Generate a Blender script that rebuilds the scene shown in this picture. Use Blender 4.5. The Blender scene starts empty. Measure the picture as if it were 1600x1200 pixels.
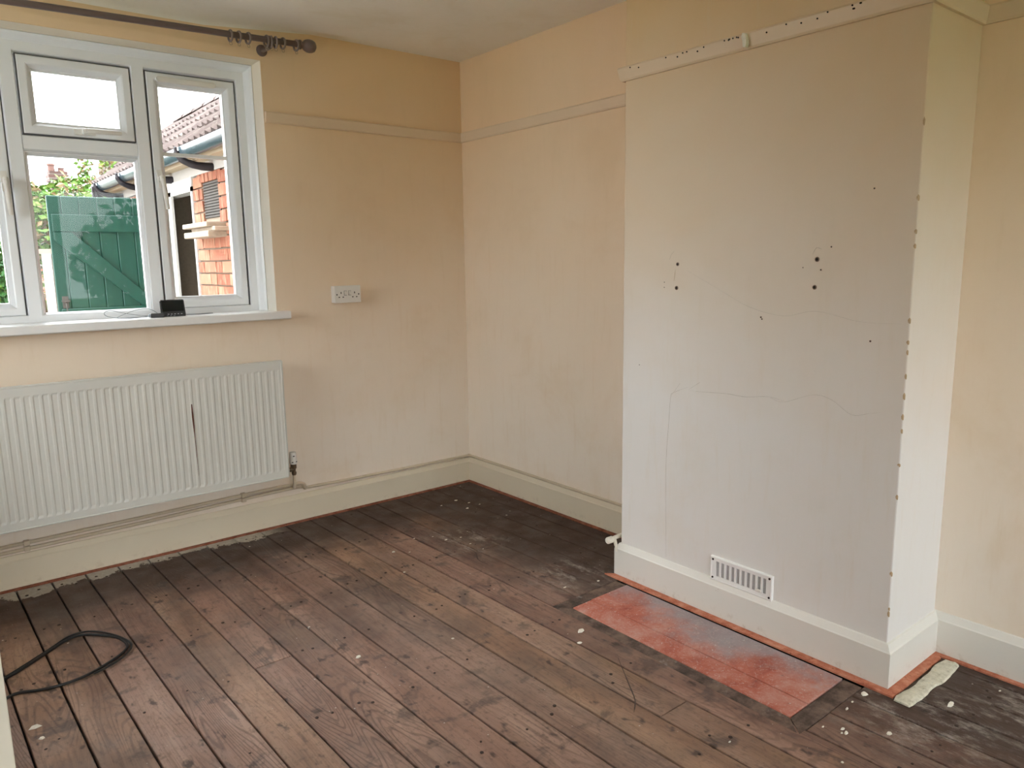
import bpy, bmesh, math, random
from mathutils import Vector, Matrix, noise
random.seed(7)
R = math.radians
SC = bpy.context.scene
COL = SC.collection

# ------------------------------------------------------------------ camera
CAM_POS = Vector((-2.5502, -3.5808, 1.3127))
YAW, PITCH, ROLL, FPX = -0.6787, -0.1646, -0.0156, 1166.99
fw = Vector((-math.sin(YAW)*math.cos(PITCH), math.cos(YAW)*math.cos(PITCH), math.sin(PITCH)))
rt = Vector((math.cos(YAW), math.sin(YAW), 0))
up = rt.cross(fw)
r2 = rt*math.cos(ROLL) + up*math.sin(ROLL)
u2 = -rt*math.sin(ROLL) + up*math.cos(ROLL)
cd = bpy.data.cameras.new('camera')
cd.sensor_fit = 'HORIZONTAL'; cd.sensor_width = 36.0; cd.lens = FPX/1600*36
cd.clip_start = 0.02; cd.clip_end = 300
cam = bpy.data.objects.new('camera', cd); COL.objects.link(cam)
m = Matrix((r2, u2, -fw)).transposed().to_4x4(); m.translation = CAM_POS
cam.matrix_world = m
SC.camera = cam

# ------------------------------------------------------------------ sky and exposure
world = bpy.data.worlds.new('overcast_sky'); SC.world = world
world.use_nodes = True
bg = world.node_tree.nodes['Background']
bg.inputs[0].default_value = (0.94, 0.97, 1.0, 1)
# hazy overcast: a broad bright region where the sun stands behind the cloud, to the north west
wn = world.node_tree.nodes; wl = world.node_tree.links
tc = wn.new('ShaderNodeTexCoord'); dt = wn.new('ShaderNodeVectorMath'); dt.operation = 'DOT_PRODUCT'
dt.inputs[1].default_value = Vector((-0.66, 0.60, 0.45)).normalized()
mx = wn.new('ShaderNodeMath'); mx.operation = 'MAXIMUM'; mx.inputs[1].default_value = 0.0
pw = wn.new('ShaderNodeMath'); pw.operation = 'POWER'; pw.inputs[1].default_value = 3.0
ma = wn.new('ShaderNodeMath'); ma.operation = 'MULTIPLY_ADD'; ma.inputs[1].default_value = 1.2; ma.inputs[2].default_value = 1.0
wl.new(tc.outputs['Generated'], dt.inputs[0]); wl.new(dt.outputs['Value'], mx.inputs[0]); wl.new(mx.outputs[0], pw.inputs[0]); wl.new(pw.outputs[0], ma.inputs[0]); wl.new(ma.outputs[0], bg.inputs[1])
SC.view_settings.view_transform = 'Standard'
SC.view_settings.look = 'None'
SC.view_settings.gamma = 1.0
SC.view_settings.use_curve_mapping = False
SC.view_settings.exposure = 3.55
SC.cycles.max_bounces = 12
SC.cycles.diffuse_bounces = 8
SC.cycles.glossy_bounces = 4
SC.cycles.transparent_max_bounces = 12
SC.cycles.sample_clamp_indirect = 8.0
SC.cycles.caustics_reflective = False
SC.cycles.caustics_refractive = False

# ------------------------------------------------------------------ room dimensions (metres)
XW, YS, H = -3.30, -5.40, 2.40            # west wall, south wall, ceiling
CD, CY1, CY2 = 0.3421, -1.5524, -2.6453   # chimney breast depth and its two ends
WX0, WX1, WZ0, WZ1 = -2.62, -1.137, 1.083, 2.2456   # window opening
BT = 0.02                                 # baseboard thickness
OX, OG = -1.03, -0.30                     # outbuilding wall plane, ground level outside

# ------------------------------------------------------------------ mesh helpers
def link(name, me, parent=None):
    o = bpy.data.objects.new(name, me); COL.objects.link(o)
    if parent is not None: o.parent = parent
    return o
def empty(name, loc=(0, 0, 0), rz=0.0):
    o = bpy.data.objects.new(name, None); COL.objects.link(o)
    o.location = loc; o.rotation_euler = (0, 0, rz); o.empty_display_size = 0.05
    return o
def tag(o, label=None, cat=None, group=None, kind=None):
    if label: o['label'] = label
    if cat: o['category'] = cat
    if group: o['group'] = group
    if kind: o['kind'] = kind
    return o
def obj(name, bm, mats, parent=None, smooth=None, bevel=0, seg=1):
    if not isinstance(mats, (list, tuple)): mats = [mats]
    bmesh.ops.recalc_face_normals(bm, faces=bm.faces)
    me = bpy.data.meshes.new(name); bm.to_mesh(me); bm.free()
    for mm in mats: me.materials.append(mm)
    o = link(name, me, parent)
    if smooth is not None: shade(me, smooth)
    if bevel:
        md = o.modifiers.new('bevel', 'BEVEL'); md.width = bevel; md.segments = seg; md.limit_method = 'ANGLE'; md.angle_limit = R(40)
    return o
def shade(me, ang):
    for p in me.polygons: p.use_smooth = True
    b = bmesh.new(); b.from_mesh(me)
    for e in b.edges:
        e.smooth = not (len(e.link_faces) == 2 and e.calc_face_angle(0) > R(ang))
    b.to_mesh(me); b.free()
def B(): return bmesh.new()
def box(bm, x0, x1, y0, y1, z0, z1, mi=0):
    v = [bm.verts.new(c) for c in ((x0,y0,z0),(x1,y0,z0),(x1,y1,z0),(x0,y1,z0),(x0,y0,z1),(x1,y0,z1),(x1,y1,z1),(x0,y1,z1))]
    fs = []
    for q in ((0,3,2,1),(4,5,6,7),(0,1,5,4),(1,2,6,5),(2,3,7,6),(3,0,4,7)):
        f = bm.faces.new([v[i] for i in q]); f.material_index = mi; fs.append(f)
    return fs
def obox(bm, c, ax, ay, az):
    """box about centre c with half axes ax, ay, az"""
    c, ax, ay, az = map(Vector, (c, ax, ay, az))
    v = [bm.verts.new(c + sx*ax + sy*ay + sz*az) for sz in (-1, 1) for sx, sy in ((-1,-1),(1,-1),(1,1),(-1,1))]
    for q in ((0,3,2,1),(4,5,6,7),(0,1,5,4),(1,2,6,5),(2,3,7,6),(3,0,4,7)):
        bm.faces.new([v[i] for i in q])
def tube(bm, pts, r, n=10, caps=True, closed=False):
    pts = [Vector(p) for p in pts]; N = len(pts)
    rr = r if isinstance(r, (list, tuple)) else [r]*N
    rings = []; ref = None
    for i, p in enumerate(pts):
        a = pts[i-1] if (i > 0 or closed) else p
        b = pts[(i+1) % N] if (i < N-1 or closed) else p
        d = (b - a).normalized()
        if ref is None:
            ref = Vector((0, 0, 1)) if abs(d.z) < 0.9 else Vector((1, 0, 0))
        s = d.cross(ref).normalized(); t = s.cross(d).normalized(); ref = t
        rings.append([bm.verts.new(p + rr[i]*(math.cos(2*math.pi*k/n)*s + math.sin(2*math.pi*k/n)*t)) for k in range(n)])
    for i in range(N if closed else N-1):
        A, C = rings[i], rings[(i+1) % N]
        for k in range(n):
            bm.faces.new((A[k], A[(k+1) % n], C[(k+1) % n], C[k]))
    if caps and not closed:
        bm.faces.new(rings[0][::-1]); bm.faces.new(rings[-1])
def lathe(bm, prof, c=(0,0,0), axis='z', n=20):
    """prof: list of (radius, height)"""
    c = Vector(c); rings = []
    for (r, h) in prof:
        ring = []
        for k in range(n):
            a = 2*math.pi*k/n; p, q = r*math.cos(a), r*math.sin(a)
            d = {'z': (p, q, h), 'x': (h, p, q), 'y': (q, h, p)}[axis]
            ring.append(bm.verts.new(c + Vector(d)))
        rings.append(ring)
    for A, C in zip(rings, rings[1:]):
        for k in range(n): bm.faces.new((A[k], A[(k+1) % n], C[(k+1) % n], C[k]))
    bm.faces.new(rings[0][::-1]); bm.faces.new(rings[-1])
def prism(bm, poly, h0, h1, axis='z'):
    """extrude 2D polygon between h0 and h1 along axis"""
    def P(a, b, h): return {'z': (a, b, h), 'y': (a, h, b), 'x': (h, a, b)}[axis]
    lo = [bm.verts.new(P(a, b, h0)) for a, b in poly]; hi = [bm.verts.new(P(a, b, h1)) for a, b in poly]
    n = len(poly)
    bm.faces.new(lo[::-1]); bm.faces.new(hi)
    for k in range(n): bm.faces.new((lo[k], lo[(k+1) % n], hi[(k+1) % n], hi[k]))
def ring_frame(bm, x0, x1, z0, z1, prof):
    """mitred picture-frame: prof = closed loop of (inset, y)"""
    loops = []
    for (d, y) in prof:
        loops.append([bm.verts.new((a, y, b)) for a, b in ((x0+d, z0+d), (x1-d, z0+d), (x1-d, z1-d), (x0+d, z1-d))])
    n = len(prof)
    for i in range(n):
        A, C = loops[i], loops[(i+1) % n]
        for k in range(4): bm.faces.new((A[k], A[(k+1) % 4], C[(k+1) % 4], C[k]))
def wall_sweep(path, prof, i0=0, i1=None):
    """sweep profile (out, z) along wall polyline, room on the right hand of travel; mitred; returns bmesh of segments i0..i1"""
    P = [Vector(p) for p in path]; N = len(P)
    if i1 is None: i1 = N-1
    nrm = []
    for a, b in zip(P, P[1:]):
        d = (b-a).normalized(); nrm.append(Vector((d.y, -d.x)))
    bm = B(); rings = []
    for i in range(i0, i1+1):
        if i == 0: off = nrm[0]
        elif i == N-1: off = nrm[-1]
        else:
            off = nrm[i-1] + nrm[i]; off = off/ (1 + nrm[i-1].dot(nrm[i])) if off.length > 1e-6 else nrm[i]
        rings.append([bm.verts.new((P[i].x + off.x*o, P[i].y + off.y*o, z)) for (o, z) in prof])
    n = len(prof)
    for A, C in zip(rings, rings[1:]):
        for k in range(n): bm.faces.new((A[k], A[(k+1) % n], C[(k+1) % n], C[k]))
    bm.faces.new(rings[0][::-1]); bm.faces.new(rings[-1])
    return bm
def catmull(pts, n=8, closed=False):
    P = [Vector(p) for p in pts]; out = []
    N = len(P); rng = range(N if closed else N-1)
    for i in rng:
        p0 = P[i-1] if (i > 0 or closed) else P[i]; p1 = P[i]; p2 = P[(i+1) % N]
        p3 = P[(i+2) % N] if (i+2 < N or closed) else p2
        for k in range(n):
            t = k/n
            out.append(0.5*((2*p1) + (p2-p0)*t + (2*p0-5*p1+4*p2-p3)*t*t + (3*p1-p0-3*p2+p3)*t*t*t))
    if not closed: out.append(P[-1])
    return out

# ------------------------------------------------------------------ material helpers
class NT:
    def __init__(self, name, rough=0.5, spec=0.4):
        self.m = bpy.data.materials.new(name); self.m.use_nodes = True
        self.t = self.m.node_tree; self.b = self.t.nodes['Principled BSDF']
        self.b.inputs['Roughness'].default_value = rough
        self.b.inputs['Specular IOR Level'].default_value = spec
    def n(self, typ, **kw):
        nd = self.t.nodes.new(typ)
        for k, v in kw.items(): setattr(nd, k, v)
        return nd
    def l(self, a, b): self.t.links.new(a, b)
    def setin(self, nd, i, v):
        if v is None: return
        if hasattr(v, 'links') or isinstance(v, bpy.types.NodeSocket): self.l(v, nd.inputs[i])
        else: nd.inputs[i].default_value = v
    def math(self, op, a, b=None, c=None, clamp=False):
        nd = self.n('ShaderNodeMath', operation=op); nd.use_clamp = clamp
        self.setin(nd, 0, a); self.setin(nd, 1, b); self.setin(nd, 2, c); return nd.outputs[0]
    def vmath(self, op, a, b=None):
        nd = self.n('ShaderNodeVectorMath', operation=op); self.setin(nd, 0, a); self.setin(nd, 1, b)
        return nd.outputs['Value'] if op in ('LENGTH', 'DISTANCE', 'DOT_PRODUCT') else nd.outputs[0]
    def noise(self, vec, scale=5, detail=3, rough=0.5, dist=0.0):
        nd = self.n('ShaderNodeTexNoise'); self.setin(nd, 'Vector', vec)
        nd.inputs['Scale'].default_value = scale; nd.inputs['Detail'].default_value = detail
        nd.inputs['Roughness'].default_value = rough; nd.inputs['Distortion'].default_value = dist
        return nd.outputs[0]
    def smooth(self, v, lo, hi, a=0.0, b=1.0):
        nd = self.n('ShaderNodeMapRange', interpolation_type='SMOOTHSTEP'); self.setin(nd, 0, v)
        for i, q in enumerate((lo, hi, a, b)): nd.inputs[i+1].default_value = q
        return nd.outputs[0]
    def mix(self, f, a, b, mode='MIX'):
        nd = self.n('ShaderNodeMix', data_type='RGBA', blend_type=mode); nd.clamp_factor = True
        self.setin(nd, 0, f)
        for i, v in ((6, a), (7, b)):
            if isinstance(v, tuple): v = v if len(v) == 4 else (*v, 1)
            self.setin(nd, i, v)
        return nd.outputs[2]
    def ramp(self, f, stops):
        nd = self.n('ShaderNodeValToRGB'); self.setin(nd, 0, f); e = nd.color_ramp.elements
        while len(e) < len(stops): e.new(0.5)
        for el, (p, c) in zip(e, stops): el.position = p; el.color = (*c, 1)
        return nd.outputs[0]
    def pos(self): return self.n('ShaderNodeNewGeometry').outputs['Position']
    def objco(self): return self.n('ShaderNodeTexCoord').outputs['Object']
    def rnd(self): return self.n('ShaderNodeObjectInfo').outputs['Random']
    def xyz(self, v):
        nd = self.n('ShaderNodeSeparateXYZ'); self.l(v, nd.inputs[0]); return nd.outputs
    def comb(self, x, y, z):
        nd = self.n('ShaderNodeCombineXYZ'); self.setin(nd, 0, x); self.setin(nd, 1, y); self.setin(nd, 2, z); return nd.outputs[0]
    def scale(self, v, s):
        return self.vmath('MULTIPLY', v, s)
    def color(self, c):
        if isinstance(c, tuple): self.b.inputs['Base Color'].default_value = (*c, 1)
        else: self.l(c, self.b.inputs['Base Color'])
    def bump(self, h, strength=0.3, dist=0.01):
        nd = self.n('ShaderNodeBump'); nd.inputs['Strength'].default_value = strength; nd.inputs['Distance'].default_value = dist
        self.l(h, nd.inputs['Height']); self.l(nd.outputs[0], self.b.inputs['Normal'])

def plain(name, c, rough=0.5, var=0.12, scale=12, spec=0.4, metal=0.0, bump=0.0):
    t = NT(name, rough, spec); p = t.pos(); nz = t.noise(p, scale, 4, 0.6)
    d = tuple(max(0, q*(1-var)) for q in c); u = tuple(min(1, q*(1+var)) for q in c)
    t.color(t.mix(nz, d, u)); t.b.inputs['Metallic'].default_value = metal
    if bump: t.bump(nz, bump, 0.004)
    return t.m
def paint_wall(name, c, yellow, stain, amt=0.35, spec=0.25, z0=0.35, z1=2.30):
    """old emulsion: colour c low down, yellower and darker towards the ceiling (part stain, part painted light falloff), brush marks, specks"""
    t = NT(name, 0.62, spec); p = t.pos()
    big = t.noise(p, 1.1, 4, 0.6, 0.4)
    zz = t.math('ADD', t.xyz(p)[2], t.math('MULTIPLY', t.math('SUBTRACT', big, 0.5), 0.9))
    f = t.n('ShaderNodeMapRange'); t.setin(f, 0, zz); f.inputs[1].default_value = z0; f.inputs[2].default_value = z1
    col = t.mix(f.outputs[0], c, yellow)  # upper tone: partly yellowing, partly fading daylight put into the colour
    col = t.mix(t.math('MULTIPLY', t.smooth(t.noise(p, 2.3, 5, 0.65, 0.3), 0.48, 0.75), amt), col, stain)
    strokes = t.noise(t.scale(p, (28, 28, 3.5)), 1.0, 4, 0.65)
    col = t.mix(t.smooth(strokes, 0.5, 0.85, 0, 0.26), col, stain)
    fine = t.noise(p, 190, 2, 0.5)
    specks = t.smooth(t.noise(p, 60, 2, 0.7), 0.80, 0.84, 0, 0.30)
    col = t.mix(specks, col, tuple(q*0.55 for q in stain))
    t.color(col)
    lump = t.noise(p, 7, 3, 0.55)
    t.bump(t.math('ADD', t.math('MULTIPLY', fine, 0.12), t.math('ADD', lump, t.math('MULTIPLY', strokes, 0.25))), 0.22, 0.006)
    return t.m

M = {}
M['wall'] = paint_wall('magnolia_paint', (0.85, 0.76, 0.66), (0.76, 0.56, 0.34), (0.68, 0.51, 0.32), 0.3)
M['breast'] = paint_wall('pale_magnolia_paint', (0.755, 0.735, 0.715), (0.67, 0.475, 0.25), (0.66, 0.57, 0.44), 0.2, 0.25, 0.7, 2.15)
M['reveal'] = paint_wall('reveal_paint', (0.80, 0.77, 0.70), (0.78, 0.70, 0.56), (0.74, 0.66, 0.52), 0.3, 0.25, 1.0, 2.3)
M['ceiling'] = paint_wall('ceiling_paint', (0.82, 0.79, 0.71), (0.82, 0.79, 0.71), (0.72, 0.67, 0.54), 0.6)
def trim_paint(name, c, chips=(0.30, 0.22, 0.16)):
    t = NT(name, 0.38, 0.45); p = t.pos()
    col = t.mix(t.noise(p, 3, 4, 0.6), tuple(q*0.93 for q in c), c)
    chip = t.smooth(t.noise(p, 34, 3, 0.7), 0.755, 0.775, 0, 0.8)
    col = t.mix(chip, col, chips)
    dirt = t.math('MULTIPLY', t.smooth(t.xyz(p)[2], 0.0, 0.06, 1, 0), t.smooth(t.noise(p, 22, 4, 0.7), 0.52, 0.72, 0, 0.45))
    col = t.mix(dirt, col, (0.40, 0.30, 0.20)); t.color(col)
    t.bump(t.noise(p, 60, 3, 0.6), 0.08, 0.003); return t.m
M['cream_trim'] = trim_paint('cream_gloss', (0.74, 0.66, 0.52))
M['white_trim'] = trim_paint('white_gloss', (0.78, 0.76, 0.71))
M['rail'] = trim_paint('rail_gloss', (0.72, 0.57, 0.40))
M['upvc'] = plain('white_upvc', (0.78, 0.80, 0.82), 0.28, 0.03, 4, 0.5)
M['gasket'] = plain('black_gasket', (0.09, 0.09, 0.095), 0.6)
M['sillpaint'] = plain('sill_upvc', (0.80, 0.80, 0.79), 0.3, 0.04, 5, 0.5)
M['rad'] = plain('radiator_enamel', (0.67, 0.67, 0.625), 0.35, 0.05, 5, 0.5)
M['rust'] = plain('rust', (0.12, 0.045, 0.03), 0.8, 0.4, 60)
M['brass'] = plain('dull_brass', (0.16, 0.11, 0.07), 0.45, 0.3, 90, 0.5, 0.7)
M['plastic'] = plain('white_plastic', (0.74, 0.72, 0.68), 0.35, 0.03, 8, 0.5)
M['ventwhite'] = plain('bright_white_plastic', (0.86, 0.86, 0.85), 0.3, 0.02, 8, 0.5)
M['black'] = plain('black_plastic', (0.012, 0.012, 0.014), 0.35, 0.2, 30, 0.5)
M['screen'] = plain('dark_screen', (0.008, 0.009, 0.012), 0.12, 0.1, 3, 0.5)
M['print'] = plain('pale_print', (0.5, 0.52, 0.55), 0.5, 0.1)
M['cable'] = plain('black_rubber', (0.012, 0.011, 0.011), 0.5, 0.2, 40)
M['greycable'] = plain('grey_cable', (0.25, 0.27, 0.29), 0.5, 0.2, 40)
M['pole'] = plain('brown_pole', (0.13, 0.09, 0.08), 0.38, 0.15, 25, 0.5)
M['ringm'] = plain('brown_ring', (0.20, 0.15, 0.13), 0.35, 0.15, 40, 0.5)
M['eye'] = plain('brass_eye', (0.45, 0.36, 0.24), 0.35, 0.1, 40, 0.5, 0.8)
M['pipe'] = plain('painted_pipe', (0.60, 0.51, 0.38), 0.42, 0.12, 35, 0.45)
M['hole'] = plain('dark_hole', (0.02, 0.016, 0.013), 0.9, 0.3, 200)
M['plug'] = plain('wall_plug', (0.22, 0.15, 0.11), 0.7, 0.4, 300)
M['crack'] = plain('plaster_crack', (0.30, 0.26, 0.21), 0.9, 0.3, 100)
M['chip'] = plain('chipped_plaster', (0.46, 0.33, 0.20), 0.9, 0.4, 120)
M['flake'] = plain('paint_flake', (0.76, 0.72, 0.63), 0.8, 0.2, 80)
M['nail'] = plain('rusted_nail', (0.045, 0.028, 0.022), 0.8, 0.4, 200)
M['scuff'] = plain('dark_scuff', (0.075, 0.052, 0.042), 0.8, 0.4, 200)
M['under'] = plain('void_under_boards', (0.010, 0.008, 0.007), 1.0, 0.2)
M['vent_dark'] = plain('vent_back', (0.42, 0.42, 0.42), 0.7, 0.2, 30)
def gripper(name='orange_strip', k=1.0):
    t = NT(name, 0.8, 0.2); p = t.pos()
    col = t.ramp(t.noise(p, 24, 5, 0.7), [(0.25, (0.22, 0.07, 0.04)), (0.42, (0.46, 0.17, 0.10)), (0.60, (0.60, 0.28, 0.18)), (0.78, (0.62, 0.42, 0.31))])
    col = t.mix(t.smooth(t.noise(p, 90, 2, 0.6), 0.66, 0.74, 0, 0.8), col, (0.08, 0.03, 0.02))
    col = t.mix(1.0, col, (k, k*.9, k*.9), 'MULTIPLY')
    t.color(col); t.bump(t.noise(p, 120, 3, 0.6), 0.5, 0.003); return t.m
M['strip'] = gripper()
M['strip_dark'] = gripper('dirty_orange_strip', 0.5)
def plaster():
    t = NT('broken_plaster', 0.9, 0.1); p = t.pos()
    col = t.ramp(t.noise(p, 55, 5, 0.7), [(0.28, (0.26, 0.235, 0.18)), (0.40, (0.58, 0.55, 0.44)), (0.62, (0.74, 0.71, 0.60)), (0.8, (0.66, 0.57, 0.34))])
    t.color(col); t.bump(t.noise(p, 110, 5, 0.7), 0.5, 0.004); return t.m
M['plaster'] = plaster()
def glass():
    t = NT('window_glass'); nt = t.t
    nt.nodes.remove(t.b)
    tr = t.n('ShaderNodeBsdfTransparent'); tr.inputs[0].default_value = (0.97, 0.985, 0.98, 1)
    gl = t.n('ShaderNodeBsdfGlossy'); gl.inputs['Roughness'].default_value = 0.0
    fr = t.n('ShaderNodeFresnel'); fr.inputs[0].default_value = 1.22
    mx = t.n('ShaderNodeMixShader'); t.l(fr.outputs[0], mx.inputs[0]); t.l(tr.outputs[0], mx.inputs[1]); t.l(gl.outputs[0], mx.inputs[2])
    t.l(mx.outputs[0], nt.nodes['Material Output'].inputs[0]); return t.m
M['glass'] = glass()

def floor_wood():
    t = NT('old_floorboards', 0.62, 0.28)
    o = t.objco(); p = t.pos(); rn = t.rnd()
    off = t.comb(t.math('MULTIPLY', rn, 37.0), t.math('MULTIPLY', rn, 91.0), t.math('MULTIPLY', rn, 13.0))
    v = t.vmath('ADD', o, off)
    field = t.noise(t.scale(v, (5.2, 0.62, 1)), 1.0, 2.0, 0.45, 0.15)
    ringv = t.math('SINE', t.math('MULTIPLY', field, 270.0))
    ringm = t.smooth(ringv, 0.25, 0.95)
    fibre = t.noise(t.scale(v, (95, 3.0, 1)), 1.0, 5, 0.7)
    base = t.ramp(t.noise(t.scale(v, (7, 1.1, 1)), 1.0, 4, 0.6), [(0.28, (0.165, 0.100, 0.078)), (0.5, (0.28, 0.180, 0.140)), (0.72, (0.40, 0.275, 0.215))])
    hue = t.ramp(rn, [(0.0, (0.90, 0.86, 0.86)), (0.3, (1.05, 0.94, 0.90)), (0.62, (1.0, 1.0, 1.0)), (0.85, (1.08, 1.0, 0.86)), (1.0, (0.80, 0.78, 0.78))])
    base = t.mix(1.0, base, hue, 'MULTIPLY')
    col = t.mix(t.smooth(fibre, 0.45, 0.8, 0, 0.5), base, (0.085, 0.048, 0.036))
    col = t.mix(t.math('MULTIPLY', ringm, t.smooth(t.noise(v, 1.6, 2), 0.40, 0.62, 0.02, 0.48)), col, (0.085, 0.050, 0.040))
    # warm bare patches and pinkish stain left on the boards
    col = t.mix(t.smooth(t.noise(t.scale(p, (3.0, 1.2, 1)), 1.0, 3, 0.6), 0.60, 0.75, 0, 0.55), col, (0.31, 0.185, 0.10))
    x, y, z = t.xyz(p)
    # old dark varnish border round the walls, ragged edge
    rag = t.math('MULTIPLY', t.math('SUBTRACT', t.noise(p, 3.4, 5, 0.65), 0.5), 0.55)
    dn = t.math('MULTIPLY', y, -1.0)
    de = t.math('MULTIPLY', x, -1.0)
    bd = t.math('MINIMUM', dn, t.math('MULTIPLY', de, 0.75))
    border = t.smooth(t.math('ADD', bd, rag), 0.28, 0.62, 0.92, 0.0)
    col = t.mix(border, col, t.mix(fibre, (0.026, 0.015, 0.012), (0.068, 0.041, 0.032)))
    # dark blotches and water marks
    bl = t.smooth(t.noise(p, 7.0, 4, 0.65, 0.5), 0.55, 0.68, 0, 0.62)
    col = t.mix(bl, col, (0.060, 0.046, 0.041))
    bl2 = t.smooth(t.noise(t.scale(p, (17, 10, 1)), 1.0, 3, 0.6), 0.60, 0.71, 0, 0.82)
    col = t.mix(bl2, col, (0.040, 0.028, 0.024))
    # ingrained dirt and scratches worn pale, fine mottling
    mott = t.noise(t.scale(p, (70, 34, 1)), 1.0, 5, 0.75)
    col = t.mix(t.smooth(mott, 0.50, 0.66, 0, 0.42), col, (0.075, 0.052, 0.043))
    col = t.mix(t.smooth(t.noise(t.scale(p, (150, 60, 1)), 1.0, 4, 0.75), 0.60, 0.74, 0, 0.40), col, (0.42, 0.33, 0.285))
    grime = t.smooth(t.noise(p, 2.2, 4, 0.6, 0.3), 0.45, 0.66, 0, 0.45)
    col = t.mix(grime, col, (0.105, 0.080, 0.068))
    # plaster dust left at the chimney corners and a faint grey bloom elsewhere
    def blob(cx, cy, r):
        d = t.vmath('DISTANCE', p, (cx, cy, 0.0))
        return t.smooth(d, r*0.15, r, 1, 0)
    dust = t.math('MAXIMUM', t.math('MAXIMUM', blob(-0.50, -1.42, 0.26), blob(-0.42, -2.80, 0.34)), t.math('MAXIMUM', blob(-0.62, -0.80, 0.30), blob(-0.18, -3.0, 0.30)))
    dn2 = t.math('MULTIPLY', dust, t.smooth(t.noise(t.scale(p, (16, 7, 1)), 1.0, 6, 0.78), 0.46, 0.72, 0, 0.85))
    col = t.mix(dn2, col, (0.44, 0.39, 0.35))
    bloom = t.smooth(t.noise(t.scale(p, (30, 9, 1)), 1.0, 5, 0.8), 0.58, 0.80, 0, 0.30)
    col = t.mix(bloom, col, (0.36, 0.30, 0.27))
    # grey adhesive residue along the window wall
    res = t.math('ADD', dn, t.math('MULTIPLY', t.noise(t.scale(p, (7, 5, 1)), 1.0, 5, 0.7), 0.32))
    resm = t.math('MULTIPLY', t.smooth(res, 0.258, 0.272, 1, 0), t.smooth(x, -1.35, -1.15, 1, 0))
    resc = t.mix(t.noise(p, 45, 4, 0.7), (0.22, 0.18, 0.14), (0.60, 0.55, 0.47))
    col = t.mix(t.math('MULTIPLY', resm, 0.9), col, resc)
    # splashes of old white paint
    vo = t.n('ShaderNodeTexVoronoi'); vo.inputs['Scale'].default_value = 17; t.l(p, vo.inputs['Vector'])
    vr = t.xyz(vo.outputs['Color'])
    sp = t.math('MULTIPLY', t.math('LESS_THAN', vo.outputs['Distance'], t.math('MULTIPLY', vr[1], 0.10)), t.math('GREATER_THAN', vr[0], 0.86))
    col = t.mix(t.math('MULTIPLY', sp, 0.85), col, (0.60, 0.56, 0.48))
    v2 = t.n('ShaderNodeTexVoronoi'); v2.inputs['Scale'].default_value = 48; t.l(p, v2.inputs['Vector'])
    q2 = t.xyz(v2.outputs['Color'])
    s2 = t.math('MULTIPLY', t.math('LESS_THAN', v2.outputs['Distance'], t.math('MULTIPLY', q2[1], 0.13)), t.math('GREATER_THAN', q2[0], 0.88))
    col = t.mix(t.math('MULTIPLY', s2, 0.7), col, (0.55, 0.50, 0.44))
    t.color(col)
    t.setin(t.b, 'Roughness', t.smooth(t.noise(p, 9, 3), 0.3, 0.7, 0.50, 0.75))
    t.bump(t.math('ADD', t.math('MULTIPLY', fibre, 0.5), t.math('ADD', t.math('MULTIPLY', ringm, -0.35), t.math('MULTIPLY', t.noise(p, 30, 4), 0.4))), 0.35, 0.004)
    return t.m
M['floor'] = floor_wood()
def dark_wood():
    t = NT('sooty_border_timber', 0.65, 0.25); p = t.pos()
    f = t.noise(t.scale(p, (14, 14, 1)), 1.0, 5, 0.7)
    col = t.mix(t.smooth(f, 0.3, 0.7), (0.045, 0.031, 0.026), (0.20, 0.135, 0.105))
    col = t.mix(t.smooth(t.noise(p, 11, 5, 0.75), 0.56, 0.72, 0, 0.6), col, (0.30, 0.27, 0.26))
    t.color(col); t.bump(f, 0.3, 0.003); return t.m
M['darkwood'] = dark_wood()
def hearth_mat():
    t = NT('red_hearth_paint', 0.72, 0.25); p = t.pos()
    col = t.ramp(t.noise(p, 6.5, 6, 0.70, 0.4), [(0.28, (0.30, 0.075, 0.05)), (0.46, (0.46, 0.14, 0.095)), (0.60, (0.52, 0.24, 0.19)), (0.74, (0.50, 0.36, 0.33))])
    x, y, z = t.xyz(p)
    # worn through to grey concrete along the back middle, soot stained
    e = t.math('ADD', t.math('MULTIPLY', t.math('ABSOLUTE', t.math('ADD', y, 2.10)), 0.30), t.math('MULTIPLY', t.math('SUBTRACT', t.noise(p, 7, 5, 0.7), 0.5), 0.40))
    g = t.smooth(t.math('SUBTRACT', x, e), -0.66, -0.46, 0, 0.85)
    col = t.mix(g, col, t.mix(t.noise(p, 9, 4, 0.7), (0.20, 0.19, 0.205), (0.42, 0.40, 0.42)))
    col = t.mix(t.smooth(t.noise(p, 110, 4, 0.8), 0.52, 0.66, 0, 0.45), col, (0.58, 0.44, 0.40))
    col = t.mix(t.smooth(t.noise(p, 30, 5, 0.7), 0.62, 0.72, 0, 0.55), col, (0.16, 0.11, 0.11))
    col = t.mix(t.smooth(t.noise(p, 75, 2, 0.6), 0.70, 0.74, 0, 0.9), col, (0.62, 0.58, 0.54))
    t.color(col); t.bump(t.noise(p, 70, 4, 0.65), 0.35, 0.003); return t.m
M['hearth'] = hearth_mat()
def brickm(name, stops, obr=True):
    t = NT(name, 0.85, 0.15); p = t.pos()
    base = t.ramp(t.rnd(), stops)
    col = t.mix(t.smooth(t.noise(t.scale(p, (1, 1, 0.35)), 38, 4, 0.7), 0.45, 0.72, 0, 0.55), base, (0.46, 0.33, 0.23))
    col = t.mix(t.smooth(t.noise(p, 60, 3), 0.66, 0.74, 0, 0.5), col, (0.12, 0.07, 0.06))
    t.color(col); t.bump(t.noise(p, 90, 4, 0.6), 0.5, 0.004); return t.m
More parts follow.
